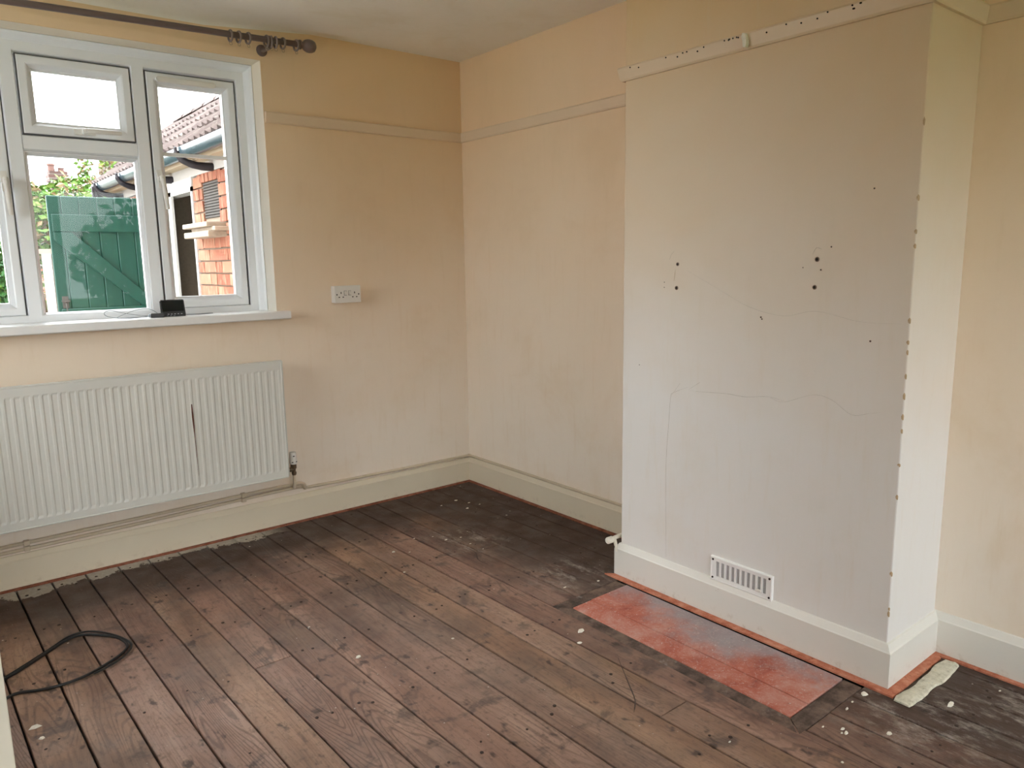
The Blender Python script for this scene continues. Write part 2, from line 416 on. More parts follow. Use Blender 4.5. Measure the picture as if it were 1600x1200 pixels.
M['brick'] = brickm('red_brick', [(0, (0.25, 0.085, 0.055)), (0.35, (0.33, 0.135, 0.09)), (0.7, (0.38, 0.19, 0.125)), (1, (0.30, 0.11, 0.075))])
M['mortar'] = plain('mortar', (0.27, 0.225, 0.175), 0.95, 0.25, 60)
def brick_tex(name, sc=1.0):
    t = NT(name, 0.9, 0.1); p = t.pos(); x, y, z = t.xyz(p)
    br = t.n('ShaderNodeTexBrick'); t.l(t.comb(t.math('ADD', x, y), z, 0.0), br.inputs['Vector'])
    br.inputs['Scale'].default_value = 1.0
    br.inputs['Color1'].default_value = (0.20, 0.075, 0.05, 1); br.inputs['Color2'].default_value = (0.26, 0.12, 0.08, 1); br.inputs['Mortar'].default_value = (0.25, 0.215, 0.175, 1)
    br.inputs['Brick Width'].default_value = 0.225*sc; br.inputs['Row Height'].default_value = 0.075*sc; br.inputs['Mortar Size'].default_value = 0.009*sc
    t.color(br.outputs['Color']); return t.m
M['bricktex'] = brick_tex('far_brickwork')
M['dimbrick'] = brick_tex('dimmed_brickwork', 1.6)  # stack brick darkened to offset the strong sky light on it
_bn = [n for n in M['dimbrick'].node_tree.nodes if n.bl_idname == 'ShaderNodeTexBrick'][0]
for _i, _c in (('Color1', (0.075, 0.040, 0.034, 1)), ('Color2', (0.050, 0.034, 0.030, 1)), ('Mortar', (0.10, 0.085, 0.075, 1))): _bn.inputs[_i].default_value = _c
M['whitewall'] = plain('white_masonry_paint', (0.46, 0.455, 0.44), 0.7, 0.15, 14, 0.2)
M['creamboard'] = plain('cream_soffit_paint', (0.40, 0.33, 0.23), 0.6, 0.15, 14)
M['whitewood'] = plain('white_painted_wood', (0.50, 0.50, 0.48), 0.5, 0.15, 20)
M['gutter'] = plain('black_gutter', (0.055, 0.085, 0.105), 0.22, 0.2, 10, 0.6)
M['bracket'] = plain('dark_bracket', (0.018, 0.016, 0.022), 0.5, 0.2)
M['stone'] = plain('weathered_stone', (0.36, 0.31, 0.25), 0.9, 0.35, 26, 0.1, 0, 0.4)
M['mesh'] = plain('grey_vent_mesh', (0.075, 0.07, 0.065), 0.7, 0.3, 60)
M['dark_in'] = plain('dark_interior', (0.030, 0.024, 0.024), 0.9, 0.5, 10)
M['concrete'] = plain('yard_concrete', (0.33, 0.31, 0.28), 0.9, 0.25, 6, 0.1)
M['lawn'] = plain('lawn', (0.07, 0.12, 0.03), 0.95, 0.4, 9, 0.1)
def tilem():
    t = NT('mossy_roof_tile', 0.9, 0.15); p = t.pos()
    col = t.mix(t.rnd(), (0.085, 0.066, 0.063), (0.14, 0.112, 0.105))
    col = t.mix(t.smooth(t.noise(p, 22, 5, 0.7), 0.50, 0.68, 0, 0.6), col, (0.21, 0.20, 0.18))
    col = t.mix(t.smooth(t.noise(p, 50, 3, 0.6), 0.62, 0.70, 0, 0.8), col, (0.03, 0.025, 0.023))
    t.color(col); t.bump(t.noise(p, 60, 4), 0.6, 0.005); return t.m
M['tile'] = tilem()
def greenm():
    t = NT('green_door_paint', 0.42, 0.4); o = t.pos()
    col = t.mix(t.noise(t.scale(o, (30, 30, 3)), 1.0, 4, 0.6), (0.0035, 0.036, 0.026), (0.007, 0.060, 0.044))
    col = t.mix(t.smooth(t.noise(t.scale(o, (9, 9, 5)), 1.0, 5, 0.75), 0.66, 0.76, 0, 0.4), col, (0.16, 0.26, 0.21))
    t.color(col); t.bump(t.noise(t.scale(o, (60, 60, 4)), 1.0, 4), 0.2, 0.003); return t.m
M['green'] = greenm()
def leafm(name, a, b, c):
    t = NT(name, 0.55, 0.3); p = t.pos()
    col = t.ramp(t.noise(p, 7, 4, 0.7), [(0.3, a), (0.5, b), (0.72, c)])
    t.color(col); t.b.inputs['Subsurface Weight'].default_value = 0.0
    return t.m
M['leaf'] = leafm('hedge_leaf', (0.03, 0.09, 0.016), (0.095, 0.20, 0.03), (0.21, 0.26, 0.07))
M['leaf2'] = leafm('reddish_leaf', (0.08, 0.06, 0.025), (0.17, 0.115, 0.055), (0.22, 0.16, 0.08))
M['leaf3'] = leafm('deep_leaf', (0.012, 0.06, 0.015), (0.035, 0.13, 0.03), (0.09, 0.22, 0.055))
M['bark'] = plain('bark', (0.10, 0.07, 0.05), 0.9, 0.3, 20)
M['fence'] = plain('weathered_fence', (0.26, 0.225, 0.18), 0.9, 0.25, 20)
M['pot'] = plain('terracotta_pot', (0.09, 0.045, 0.036), 0.85, 0.2, 9)
M['render_wall'] = plain('house_render', (0.50, 0.44, 0.36), 0.9, 0.15, 4)
M['doorpaint'] = trim_paint('door_gloss', (0.72, 0.68, 0.58))

# ================================================================== SETTING
# floor: dark void below, one mesh per board
fl = empty('floor'); tag(fl, 'worn dark stained pine floorboards with gaps and nail heads', 'floor', kind='structure')
b = B(); box(b, XW, 0.0, YS, 0.0, -0.12, -0.022); obj('subfloor', b, M['under'], fl)
SK = 0.027                        # the boards run very slightly askew
edges = [-2.331, -2.203, -2.079, -1.951, -1.828, -1.698, -1.573, -1.445, -1.311, -1.178, -1.050, -0.925, -0.794, -0.665, -0.537, -0.409, -0.281, -0.153, -0.025]
xe = edges[0]; pre = []
while xe > XW - 0.15: xe -= 0.1275; pre.insert(0, xe)
edges = pre + edges + [0.103, 0.23]
HX0, HX1, HY0, HY1 = -0.757, -0.404, -2.605, -1.580       # outside of the hearth's timber border
def bx(x0, y): return x0 - SK*y
joints = {-1.828: [-1.272, -3.9], -1.050: [-2.302], -1.445: [-4.2, -0.62], -2.203: [-3.5], -1.178: [-4.7], -0.665: [-0.95], -1.698: [-2.9], -2.331: [-2.2], -0.925: [-3.6], -1.311: [-3.1]}
def plank(xa, xb, y0, y1):
    """one board between edge lines xa..xb and ends y0 < y1, clipped to the room"""
    g = random.uniform(0.0024, 0.0042)
    pts = []
    for y, xs in ((y0, (xa, xb)), (y1, (xa, xb))):
        pts.append([max(XW+0.002, min(-0.002, bx(q, y) + s*g)) for q, s in zip(xs, (1, -1))])
    if pts[0][1]-pts[0][0] < 0.008 and pts[1][1]-pts[1][0] < 0.008: return
    cx = (pts[0][0]+pts[0][1]+pts[1][0]+pts[1][1])/4; cy = (y0+y1)/2
    dz = random.uniform(-0.0012, 0.0008)
    bm = B(); c = 0.0016
    def ring(y, e, xx, z, ins): return [bm.verts.new((xx[0]-cx+ins, y-cy+e*ins, z)), bm.verts.new((xx[1]-cx-ins, y-cy+e*ins, z))]
    lo = ring(y0, 1, pts[0], -0.022, 0) + ring(y1, -1, pts[1], -0.022, 0)[::-1]
    md = ring(y0, 1, pts[0], dz-c, 0) + ring(y1, -1, pts[1], dz-c, 0)[::-1]
    hi = ring(y0, 1, pts[0], dz, c) + ring(y1, -1, pts[1], dz, c)[::-1]
    bm.faces.new(lo[::-1]); bm.faces.new(hi)
    for A, C in ((lo, md), (md, hi)):
        for k in range(4): bm.faces.new((A[k], A[(k+1) % 4], C[(k+1) % 4], C[k]))
    o = obj('floorboard', bm, M['floor'], fl); o.location = (cx, cy, 0)
planks_spans = []
for xa, xb in zip(edges, edges[1:]):
    cuts = sorted(joints.get(xa, []))
    ys = [YS+0.002] + cuts + [-0.002]
    for y0, y1 in zip(ys, ys[1:]):
        spans = [(y0+0.001, y1-0.001)]
        mid = lambda y: (bx(xa, y)+bx(xb, y))/2
        if mid(-2.1) > HX0 - 0.035:                      # stops at the hearth border and at the chimney breast
            block = (HY0-0.002, HY1+0.002) if mid(-2.1) < HX1 + 0.03 else (CY2, CY1)
            ns = []
            for a, c in spans:
                if a < block[0]: ns.append((a, min(c, block[0])))
                if c > block[1]: ns.append((max(a, block[1]), c))
            spans = [s for s in ns if s[1]-s[0] > 0.03]
        for a, c in spans: plank(xa, xb, a, c); planks_spans.append((xa, xb, a, c))
# slivers between the hearth border and the first full board run are covered by the border itself
nb = B()
for (xa, xb, a, c) in planks_spans:
    for yj in [-0.10 - 0.395*k for k in range(14)]:
        if not (a+0.03 < yj < c-0.03): continue
        for q in (0.27, 0.55):
            x = bx(xa+(xb-xa)*(q+random.uniform(-.06, .06)), yj); y = yj + random.uniform(-.025, .025)
            if XW+.05 < x < -.03 and random.random() < .72:
                r = random.uniform(.0032, .0062)
                lathe(nb, [(r, -0.001), (r, 0.0012), (r*.6, 0.0016)], (x, y, 0), 'z', 8)
no = obj('nail_heads', nb, M['nail'], fl); tag(no, 'dark iron nail heads in the floorboards', kind='stuff')

# scuff marks scratched into the boards
def scuff(pts, w, mat, parent, name, nrm=(0, 0, 1), h=0.0008):
    """thin groove-coloured strip of varying width following pts on a surface with the given normal"""
    P = catmull(pts, 5); nrm = Vector(nrm); bm = B(); prev = None; N = len(P)
    for i, p in enumerate(P):
        d = (P[min(i+1, N-1)] - P[max(i-1, 0)]).normalized(); s = d.cross(nrm).normalized()
        ww = w*(0.25 + 0.75*math.sin(math.pi*min(max(i/(N-1), .04), .96)))*random.uniform(.6, 1.2)
        row = [bm.verts.new(p + s*ww - nrm*0.001), bm.verts.new(p + nrm*h), bm.verts.new(p - s*ww - nrm*0.001)]
        if prev:
            bm.faces.new((prev[0], prev[1], row[1], row[0])); bm.faces.new((prev[1], prev[2], row[2], row[1]))
        prev = row
    return obj(name, bm, mat, parent)
scuff([(-0.657, -0.873, .0012), (-0.66, -0.95, .0012), (-0.70, -1.03, .0012), (-0.70, -1.10, .0012)], .004, M['scuff'], fl, 'scuff_mark')
scuff([(-0.84, -2.00, .0012), (-0.93, -2.13, .0012), (-0.98, -2.20, .0012), (-1.03, -2.24, .0012)], .0022, M['scuff'], fl, 'scuff_mark')

# walls
def wall_with_hole(name, axis, p0, p1, a0, a1, hz, holes, mats, z0=-0.12):
    """wall slab between planes p0..p1 across axis; holes = one (a0,a1,z0,z1)"""
    bm = B()
    ha, hb, hc, hd = holes
    def bxx(a, c, z, zz):
        if axis == 'y': return box(bm, a, c, p0, p1, z, zz)
        return box(bm, p0, p1, a, c, z, zz)
    bxx(a0, ha, z0, hz); bxx(hb, a1, z0, hz); bxx(ha, hb, hd, hz)
    if hc > z0: bxx(ha, hb, z0, hc)
    bmesh.ops.remove_doubles(bm, verts=bm.verts, dist=1e-5)
    o = obj(name, bm, mats)
    for p in o.data.polygons:
        c = p.center; a = c.x if axis == 'y' else c.y
        if ha-1e-4 <= a <= hb+1e-4 and hc-1e-4 <= c.z <= hd+1e-4 and abs(p.normal.y if axis == 'y' else p.normal.x) < .5: p.material_index = 1
    return o
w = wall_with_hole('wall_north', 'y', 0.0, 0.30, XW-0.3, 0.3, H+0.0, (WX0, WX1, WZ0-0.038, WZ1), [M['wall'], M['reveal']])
tag(w, 'cream painted window wall with faint brush marks and stains', 'wall', kind='structure')
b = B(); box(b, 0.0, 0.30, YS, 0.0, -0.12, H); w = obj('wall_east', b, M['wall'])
tag(w, 'cream alcove wall either side of the chimney breast', 'wall', kind='structure')
wc = empty('wall_chimney', (-CD/2, (CY1+CY2)/2, 0)); tag(wc, 'pale cream chimney breast with screw holes and hairline cracks', 'wall', kind='structure')
def wlocal(o, parent):        # keep world placement under a parent that sits elsewhere
    o.parent = parent; o.matrix_parent_inverse = Matrix.Translation(-Vector(parent.location)); return o
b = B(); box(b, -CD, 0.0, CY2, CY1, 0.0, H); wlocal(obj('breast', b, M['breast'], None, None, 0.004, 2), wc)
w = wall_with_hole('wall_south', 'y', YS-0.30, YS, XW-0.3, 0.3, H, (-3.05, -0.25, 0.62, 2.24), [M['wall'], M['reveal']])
tag(w, 'cream wall with a broad garden window', 'wall', kind='structure')
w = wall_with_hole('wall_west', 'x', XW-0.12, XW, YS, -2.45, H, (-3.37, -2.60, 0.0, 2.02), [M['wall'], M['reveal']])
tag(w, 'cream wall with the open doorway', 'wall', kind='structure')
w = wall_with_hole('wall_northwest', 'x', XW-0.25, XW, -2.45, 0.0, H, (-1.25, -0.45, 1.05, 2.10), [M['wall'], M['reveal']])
tag(w, 'cream wall with a small added side window', 'wall', kind='structure')
b = B(); box(b, XW-1.3, XW-1.2, -4.6, -2.45, -0.12, H); box(b, XW-1.3, XW-0.12, -4.7, -4.6, -0.12, H); box(b, XW-1.3, XW-0.12, -2.45, -2.35, -0.12, H); box(b, XW-1.2, XW-0.12, -4.6, -2.45, -0.2, -0.005); box(b, XW-1.3, XW-0.12, -4.7, -2.35, H, H+.2)
tag(obj('wall_hall', b, M['wall']), 'plain hall walls beyond the open doorway', 'wall', kind='structure')
b = B(); box(b, XW-0.12, 0.3, YS-0.3, 0.3, H, H+0.2); w = obj('ceiling', b, M['ceiling'])
tag(w, 'dull off white ceiling', 'ceiling', kind='structure')
b = B(); box(b, XW-.3, 5.0, YS-0.3, 0.3, H+0.2, 5.6)
box(b, 0.3, 5.0, YS-0.3, 0.3, OG, H+0.2)
tag(obj('wall_upper', b, M['bricktex']), 'brick upper storey of the house', 'wall', kind='structure')

# soft coved plaster where ceiling meets the window wall, dying out towards the corner
b = B(); prev = None
for i in range(25):
    x = XW + (2.42)*i/24; r = 0.055*min(1, (24-i)/5.0) + 0.0005
    row = [b.verts.new((x, -r*1.9*(1-math.cos(a)), H - r*0.75*(1-math.sin(a)))) for a in [math.pi/2*k/6 for k in range(7)]]
    row.append(b.verts.new((x, 0.002, H+0.001)))
    if prev:
        for k in range(7): b.faces.new((prev[k], prev[k+1], row[k+1], row[k]))
    prev = row
tag(obj('trim_1', b, M['ceiling'], None, 60), 'soft rounded plaster cove over the window', 'cove', kind='structure')
# proud plaster ridge over the window lintel
b = B(); prev = None
for i in range(33):
    x = XW + (2.30)*i/32; f = min(1, (32-i)/6.0); f = f*f*(3-2*f)
    zr = 2.282 + 0.0035*math.sin(i*.9)
    q = 0.016*f + 0.0003
    row = [b.verts.new((x, yy, z)) for yy, z in ((0.001, 2.345), (-q*.45, 2.318), (-q, zr+.006), (-q*.95, zr-.004), (-q*.35, 2.258), (0.001, WZ1+.001))]
    if prev:
        for k in range(5): b.faces.new((prev[k], prev[k+1], row[k+1], row[k]))
    prev = row
tag(obj('trim_2', b, M['wall'], None, 70), 'uneven plaster ridge above the window', 'plaster', kind='structure')

# baseboards, picture rails and the orange strip at the foot of the boards
path = [(XW, YS), (XW, 0), (0, 0), (0, CY1), (-CD, CY1), (-CD, CY2), (0, CY2), (0, YS), (XW, YS)]
pp = [(XW, 0), (0, 0), (0, CY1), (-CD, CY1), (-CD, CY2), (0, CY2), (0, YS)]
z0b = 0.007
bprof = [(0, z0b), (BT, z0b), (BT, 0.119), (BT-.004, .123), (0.006, 0.141), (0, 0.143)]
for nm, i0, i1, mt, lab in (('baseboard_north', 0, 1, 'cream_trim', 'cream baseboard under the radiator and pipes'),
                            ('baseboard_east', 1, 2, 'cream_trim', 'cream baseboard in the alcove beside the window wall'),
                            ('baseboard_chimney', 2, 5, 'white_trim', 'white bevelled baseboard round the chimney breast'),
                            ('baseboard_alcove', 5, 6, 'white_trim', 'white baseboard in the alcove beyond the chimney breast')):
    tag(obj(nm, wall_sweep(pp, bprof, i0, i1), M[mt]), lab, 'baseboard', kind='structure')
tag(obj('baseboard_west', wall_sweep([(XW, -2.52), (XW, -BT)], bprof), M['cream_trim']), 'cream baseboard on the doorway wall', 'baseboard', kind='structure')
sprof = [(BT-.006, 0.0), (BT+.017, 0.0), (BT+.017, .006), (BT-.006, .006)]
sprof2 = [(BT-.008, 0.0), (BT+.028, 0.0), (BT+.028, .006), (BT-.008, .006)]
for i0, i1, pr, lab in ((0, 1, sprof, 'thin rusty orange strip along the foot of the window wall baseboard'), (1, 2, sprof, 'orange strip along the floor of the alcove nearer the window'),
                        (3, 5, sprof2, 'bright orange strip on the floor round the chimney breast'), (5, 6, sprof, 'orange strip along the floor of the alcove past the chimney breast')):
    bm = wall_sweep(pp, pr, i0, i1)
    o = obj('floor_edge_strip', bm, M['strip_dark' if i0 < 2 else 'strip']); tag(o, lab, 'strip', 'orange strips at the baseboards')
rb_, rt_ = 1.9688, 2.0186
rprof = [(0, rb_), (.010, rb_), (.014, rb_+.006), (.017, rb_+.018), (.022, rt_-.006), (.019, rt_), (0, rt_+.001)]
for nm, path_, i0, i1, lab in (('trim_3', [(WX1+.004, 0)] + pp[1:], 0, 1, 'cream picture rail between window and corner'), ('trim_4', pp, 1, 2, 'cream picture rail in the alcove by the window wall'),
                        ('trim_5', pp, 2, 5, 'cream picture rail with nail holes across the chimney breast'), ('trim_6', pp, 5, 6, 'cream picture rail beyond the chimney breast')):
    o = obj(nm, wall_sweep(path_, rprof, i0, i1), M['rail']); tag(o, lab, 'picture rail', kind='structure')
    if nm == 'trim_5':
        nb = B()
        for k in range(26):
            y = random.uniform(CY2+.05, CY1-.02); lathe(nb, [(.0025, -.001), (.0025, .0015)], (-CD-.0225, y, rt_-.006-random.choice((.002, .004, .012))), 'x', 6)
        tag(obj('nail_holes', nb, M['hole'], o), kind='stuff')
        b = B(); prism(b, [(-2.097, 1.998), (-2.093, 2.013), (-2.083, 2.016), (-2.079, 2.005), (-2.084, 1.99), (-2.086, 1.972), (-2.096, 1.970), (-2.099, 1.982)], -CD-.036, -CD-.018, 'x')
        obj('rail_hook', b, M['flake'], o, None, .002, 2)

# ------------------------------------------------------------------ window in the north wall
def glass_pane(x0, x1, z0, z1, y, parent):
    b = B(); box(b, x0, x1, y, y+.004, z0, z1); return obj('pane', b, M['glass'], parent)
win = empty('window_1', ((WX0+WX1)/2, 0.15, WZ0)); tag(win, 'white three light plastic window looking onto the yard', 'window', kind='structure')
FX0, FX1, FZ0, FZ1 = WX0, WX1, 1.083, 2.2456
MR = (-1.664, -1.610); ML = (-2.151, -2.097)        # mullions
b = B(); ring_frame(b, FX0, FX1, FZ0-.040, FZ1, [(0, .215), (0, .112), (.004, .108), (.013, .118), (.024, .142), (.031, .150), (.066, .150), (.070, .156), (.070, .215)])
fr = wlocal(obj('frame', b, M['upvc']), win)
# bottom member is slimmer than the jambs in the photo: a sill step covers it
for nm, (a, c), zz in (('mullion', MR, None), ('mullion', ML, None)):
    b = B(); prism(b, [(a, .214), (a, .156), (a+.004, .1490), (c-.004, .1490), (c, .156), (c, .214)], FZ0+.012, FZ1-.06, 'z'); wlocal(obj(nm, b, M['upvc']), win)
b = B(); prism(b, [(.215, 1.785), (.168, 1.785), (.150, 1.796), (.150, 1.846), (.156, 1.850), (.215, 1.850)], ML[1], MR[0], 'x'); wlocal(obj('transom', b, M['upvc']), win)
def casement(x0, x1, z0, z1, ins=(.041, .056), name='casement'):
    cs = empty(name, ((x0+x1)/2, .15, z0)); wlocal(cs, win)
    def child(o): return wlocal(o, cs)
    g = B(); ring_frame(g, x0-.005, x1+.005, z0-.005, z1+.005, [(0, .20), (0, .156), (.007, .156), (.007, .20)]); child(obj('gasket', g, M['gasket']))
    b = B(); ring_frame(b, x0, x1, z0, z1, [(0, .205), (0, .153), (.003, .149), (.028, .149), (.033, .152), (.046, .172), (.052, .174), (.052, .205)])
    child(obj('sash', b, M['upvc']))
    b = B(); box(b, x0+.04, x1-.04, .180, .184, z0+.04, z1-.04); child(obj('pane', b, M['glass']))
    return cs, child
# cs objects hang under window_1, their pieces one level deeper
cr, chr_ = casement(-1.603, -1.216, 1.114, 2.164)
cl, chl_ = casement(-2.545, -2.158, 1.114, 2.164)
ct, cht_ = casement(-2.088, -1.671, 1.858, 2.165)
def handle(child, base, along, out=(0, -1, 0)):
    """white lever: base plate, boss and a curved arm"""
    base, along, out = Vector(base), Vector(along), Vector(out); side = along.cross(out)
    b = B(); obox(b, base + out*.007, along*.040, side*.011, out*.008)
    tube(b, [base + out*.008, base + out*.042], .0135, 14)
    P = [base + out*.040 - along*.010, base + out*.046 + along*.012, base + out*.046 + along*.055, base + out*.042 + along*.100, base + out*.036 + along*.135]
    tube(b, catmull(P, 4), [.011]*5 + [.0105]*4 + [.010]*4 + [.009]*4, 10)
    h = child(obj('handle', b, M['plastic'], None, 45))
    k = B(); tube(k, [base + out*.050, base + out*.0535], .004, 8); child(obj('handle_screw', k, M['hole']))
    return h
handle(chr_, (-1.582, .150, 1.700), (0.10, 0, -.995))
handle(chl_, (-2.178, .150, 1.660), (0.05, 0, -1.0))
handle(cht_, (-1.868, .150, 1.878), (1.0, 0, 0.02))
b = B(); prism(b, [(-1.565, 2.132), (-1.557, 2.124), (-1.310, 2.124), (-1.302, 2.132), (-1.302, 2.140), (-1.310, 2.148), (-1.557, 2.148), (-1.565, 2.140)], .134, .152, 'y')
chr_(obj('trickle_vent', b, M['plastic'], None, None, .004, 2))
b = B(); box(b, -1.563, -1.262, .172, .190, 1.808, 1.824); chr_(obj('glazing_bar', b, M['upvc']))
# fixed centre light below the transom
fx = empty('fixed_light', ((ML[1]+MR[0])/2, .15, 1.118)); wlocal(fx, win)
def fxc(o): return wlocal(o, fx)
b = B(); ring_frame(b, ML[1]-.001, MR[0]+.001, 1.105, 1.786, [(0, .20), (0, .156), (.004, .156), (.014, .176), (.014, .20)]); fxc(obj('glazing_bead', b, M['upvc']))
b = B(); box(b, ML[1], MR[0], .180, .184, 1.105, 1.786); fxc(obj('pane', b, M['glass']))
b = B(); prism(b, [(.16, 1.045), (-.046, 1.045), (-.052, 1.050), (-.052, 1.078), (-.047, 1.083), (.16, 1.083)], -2.70, -1.086, 'x')
wb = wlocal(obj('window_board', b, M['sillpaint']), win); wb['label'] = 'white window board with a square front edge'

# broad window in the south wall (behind the viewer, unseen, widened for more light)
w2 = empty('window_2', (-1.65, YS-.15, .62)); tag(w2, 'unseen broad white window facing the garden', 'window', kind='structure')
b = B(); ring_frame(b, -3.05, -0.25, .62, 2.24, [(0, YS-.18), (0, YS-.11), (.06, YS-.11), (.06, YS-.18)]); wlocal(obj('frame', b, M['upvc']), w2)
for k in range(3):
    a = -2.99 + k*0.8934
    b = B(); ring_frame(b, a+.004, a+.889, .682, 2.178, [(0, YS-.17), (0, YS-.115), (.05, YS-.115), (.055, YS-.13), (.055, YS-.17)]); wlocal(obj('sash', b, M['upvc']), w2)
    b = B(); box(b, a+.04, a+.85, YS-.148, YS-.144, .72, 2.14); wlocal(obj('pane', b, M['glass']), w2)

# small side window out of view, added to throw daylight onto the alcove
w3 = empty('fill_window', (XW-.15, -.85, 1.05)); tag(w3, 'small white side window added out of view for daylight', 'window', kind='structure')
def turn(bm):
    for v in bm.verts: v.co = Vector((XW-.15+v.co.y, v.co.x, v.co.z))
    return bm
b = B(); ring_frame(b, -1.25, -0.45, 1.05, 2.10, [(0, .03), (0, -.04), (.05, -.04), (.05, .03)]); wlocal(obj('frame', turn(b), M['upvc']), w3)
b = B(); box(b, -1.21, -0.49, -.002, .002, 1.09, 2.06); wlocal(obj('pane', turn(b), M['glass']), w3)

# open room door, its leading edge just in view
DX1, DY = -2.512, -2.575
dr = empty('door_1', (XW, DY, 0)); tag(dr, 'white panelled room door standing open', 'door', kind='structure')
b = B(); box(b, XW+.012, DX1, DY-.04, DY, .008, 1.985); wlocal(obj('door_leaf', b, M['doorpaint'], None, None, .002, 2), dr)
for (za, zb) in ((.22, .82), (1.02, 1.80)):
    for (xa, xb) in ((XW+.11, XW+.36), (XW+.44, DX1-.10)):
        b = B()
        for ys in (DY-.044, DY-.002):
            bmx = [(0, ys), (0, ys+.006), (.016, ys+.006), (.016, ys)]
            ring_frame(b, xa, xb, za, zb, bmx)
        wlocal(obj('panel_moulding', b, M['doorpaint']), dr)
b = B(); lathe(b, [(.012, -.075), (.026, -.07), (.028, -.055), (.010, -.045), (.010, -.04), (.010, 0), (.010, .005), (.028, .015), (.026, .03), (.012, .035)], (DX1-.06, DY, .95), 'y', 16); wlocal(obj('knob', b, M['brass'], None, 50), dr)
b = B()
for ya, yb in ((-3.44, -3.37), (-2.60, -2.53)): box(b, XW-.004, XW+.016, ya, yb, 0, 2.09)
box(b, XW-.004, XW+.016, -3.37, -2.60, 2.02, 2.09); box(b, XW-.12, XW-.004, -3.372, -3.345, 0, 2.02); box(b, XW-.12, XW-.004, -2.625, -2.598, 0, 2.02); box(b, XW-.12, XW-.004, -3.345, -2.625, 1.995, 2.02)
wlocal(obj('door_frame', b, M['cream_trim']), dr)

# ------------------------------------------------------------------ hearth
h = empty('hearth', ((HX0+HX1)/2, (HY0+HY1)/2, 0)); tag(h, 'faded red and grey painted hearth slab set flush in the floorboards', 'hearth')
def hc(o): return wlocal(o, h)
hin = .060
b = B(); box(b, -0.606, -0.403, HY0+hin, HY1-hin, -.02, .0035); hc(obj('back_slab', b, M['hearth'], None, None, .0018, 2))
b = B(); box(b, -0.705, -0.6072, HY0+hin, HY1-hin, -.02, .0025); hc(obj('front_slab', b, M['hearth'], None, None, .004, 3))
def border(poly):
    cx = sum(p[0] for p in poly)/len(poly); cy = sum(p[1] for p in poly)/len(poly)
    b = B(); prism(b, [(x-cx, y-cy) for x, y in poly], -.02, .0006); o = obj('timber_border', b, M['darkwood'], None, None, .0012, 1); o.location = (cx, cy, 0); hc(o)
g = .003
border([(HX0, HY1), (-0.7065, HY1-hin+g), (HX1+.002, HY1-hin+g), (HX1+.002, HY1)])
border([(HX0, HY1-2*g), (HX0, HY0+2*g), (-0.7065, HY0+hin), (-0.7065, HY1-hin)])
border([(HX0, HY0), (HX1+.002, HY0), (HX1+.002, HY0+hin-g), (-0.7065, HY0+hin-g)])

# ------------------------------------------------------------------ chimney breast details
def hole(y, z, r):
    b = B(); lathe(b, [(r*1.5, .001), (r*1.45, -.0008), (r*1.0, -.0014)], (-CD, y, z), 'x', 14); o = wlocal(obj('wall_plug', b, M['plug']), wc)
    b = B(); lathe(b, [(r*.85, .0), (r*.85, -.0019)], (-CD, y, z), 'x', 14); wlocal(obj('screw_hole', b, M['hole']), wc)
for y, z, r in ((-1.817, 1.288, .0075), (-1.814, 1.202, .0085), (-2.356, 1.300, .0085), (-2.352, 1.214, .008), (-2.168, 1.112, .0035), (-2.172, 1.106, .003), (-2.536, 1.059, .0035), (-1.757, 1.222, .002), (-1.757, 1.203, .002), (-2.31, 1.275, .002), (-2.37, 1.268, .003), (-2.40, 1.337, .003), (-1.64, .90, .002), (-2.52, 1.50, .003)):
    hole(y, z, r*.62)
def crk(pts, w=.0009, mat='crack', nm='crack'):
    o = scuff([(-CD, y, z) for y, z in pts], w, M[mat], None, nm, (-1, 0, 0), .0005); wlocal(o, wc)
crk([(-1.79, .154), (-1.784, .33), (-1.781, .541), (-1.79, .693), (-1.797, .793), (-1.812, .812), (-1.876, .84)], .0015)
crk([(-1.885, .828), (-1.934, .83), (-2.043, .837), (-2.12, .836), (-2.206, .848), (-2.265, .841)], .0012)
crk([(-2.215, .846), (-2.265, .838), (-2.364, .875), (-2.428, .867), (-2.492, .83), (-2.546, .842), (-2.58, .85)], .0009)
crk([(-1.88, .832), (-1.93, .865)], .0013); crk([(-1.80, .80), (-1.84, .85)], .001)
crk([(-1.86, 1.265), (-2.0, 1.20), (-2.12, 1.145), (-2.25, 1.12), (-2.36, 1.14), (-2.5, 1.115), (-2.62, 1.115)], .0008)
crk([(-1.807, 1.27), (-1.804, 1.245), (-1.801, 1.225)], .0035, 'chip', 'scratch'); crk([(-1.80, 1.335), (-1.785, 1.32), (-1.78, 1.305)], .0012, 'crack', 'scratch')
crk([(-2.34, 1.315), (-2.352, 1.335), (-2.37, 1.33)], .0015, 'crack', 'scratch')
for k, z in enumerate([1.66, 1.46, 1.37, 1.33, 1.12, 1.06, 1.03, .96, .90, .84, .80, .70, .60, .36, .25, .23]):       # chipped arris
    hgt = random.uniform(.005, .020)
    b = B(); e = -CD-.0006; f = CY2-.0006
    q = random.uniform(.003, .007)
    v = [(e, CY2+q, z), (e, CY2+q*1.2, z+hgt*.5), (e, CY2+q*.4, z+hgt), (e+.0014, CY2+.0012, z+hgt*.9), (-CD+q*.5, f, z+hgt*.6), (-CD+q*.4, f, z-.002), (e+.0014, CY2+.0012, z-.004)]
    vv = [b.verts.new(c) for c in v]; b.faces.new((vv[0], vv[1], vv[2], vv[3], vv[6])); b.faces.new((vv[3], vv[4], vv[5], vv[6]))
    wlocal(obj('plaster_chip', b, M['chip']), wc)

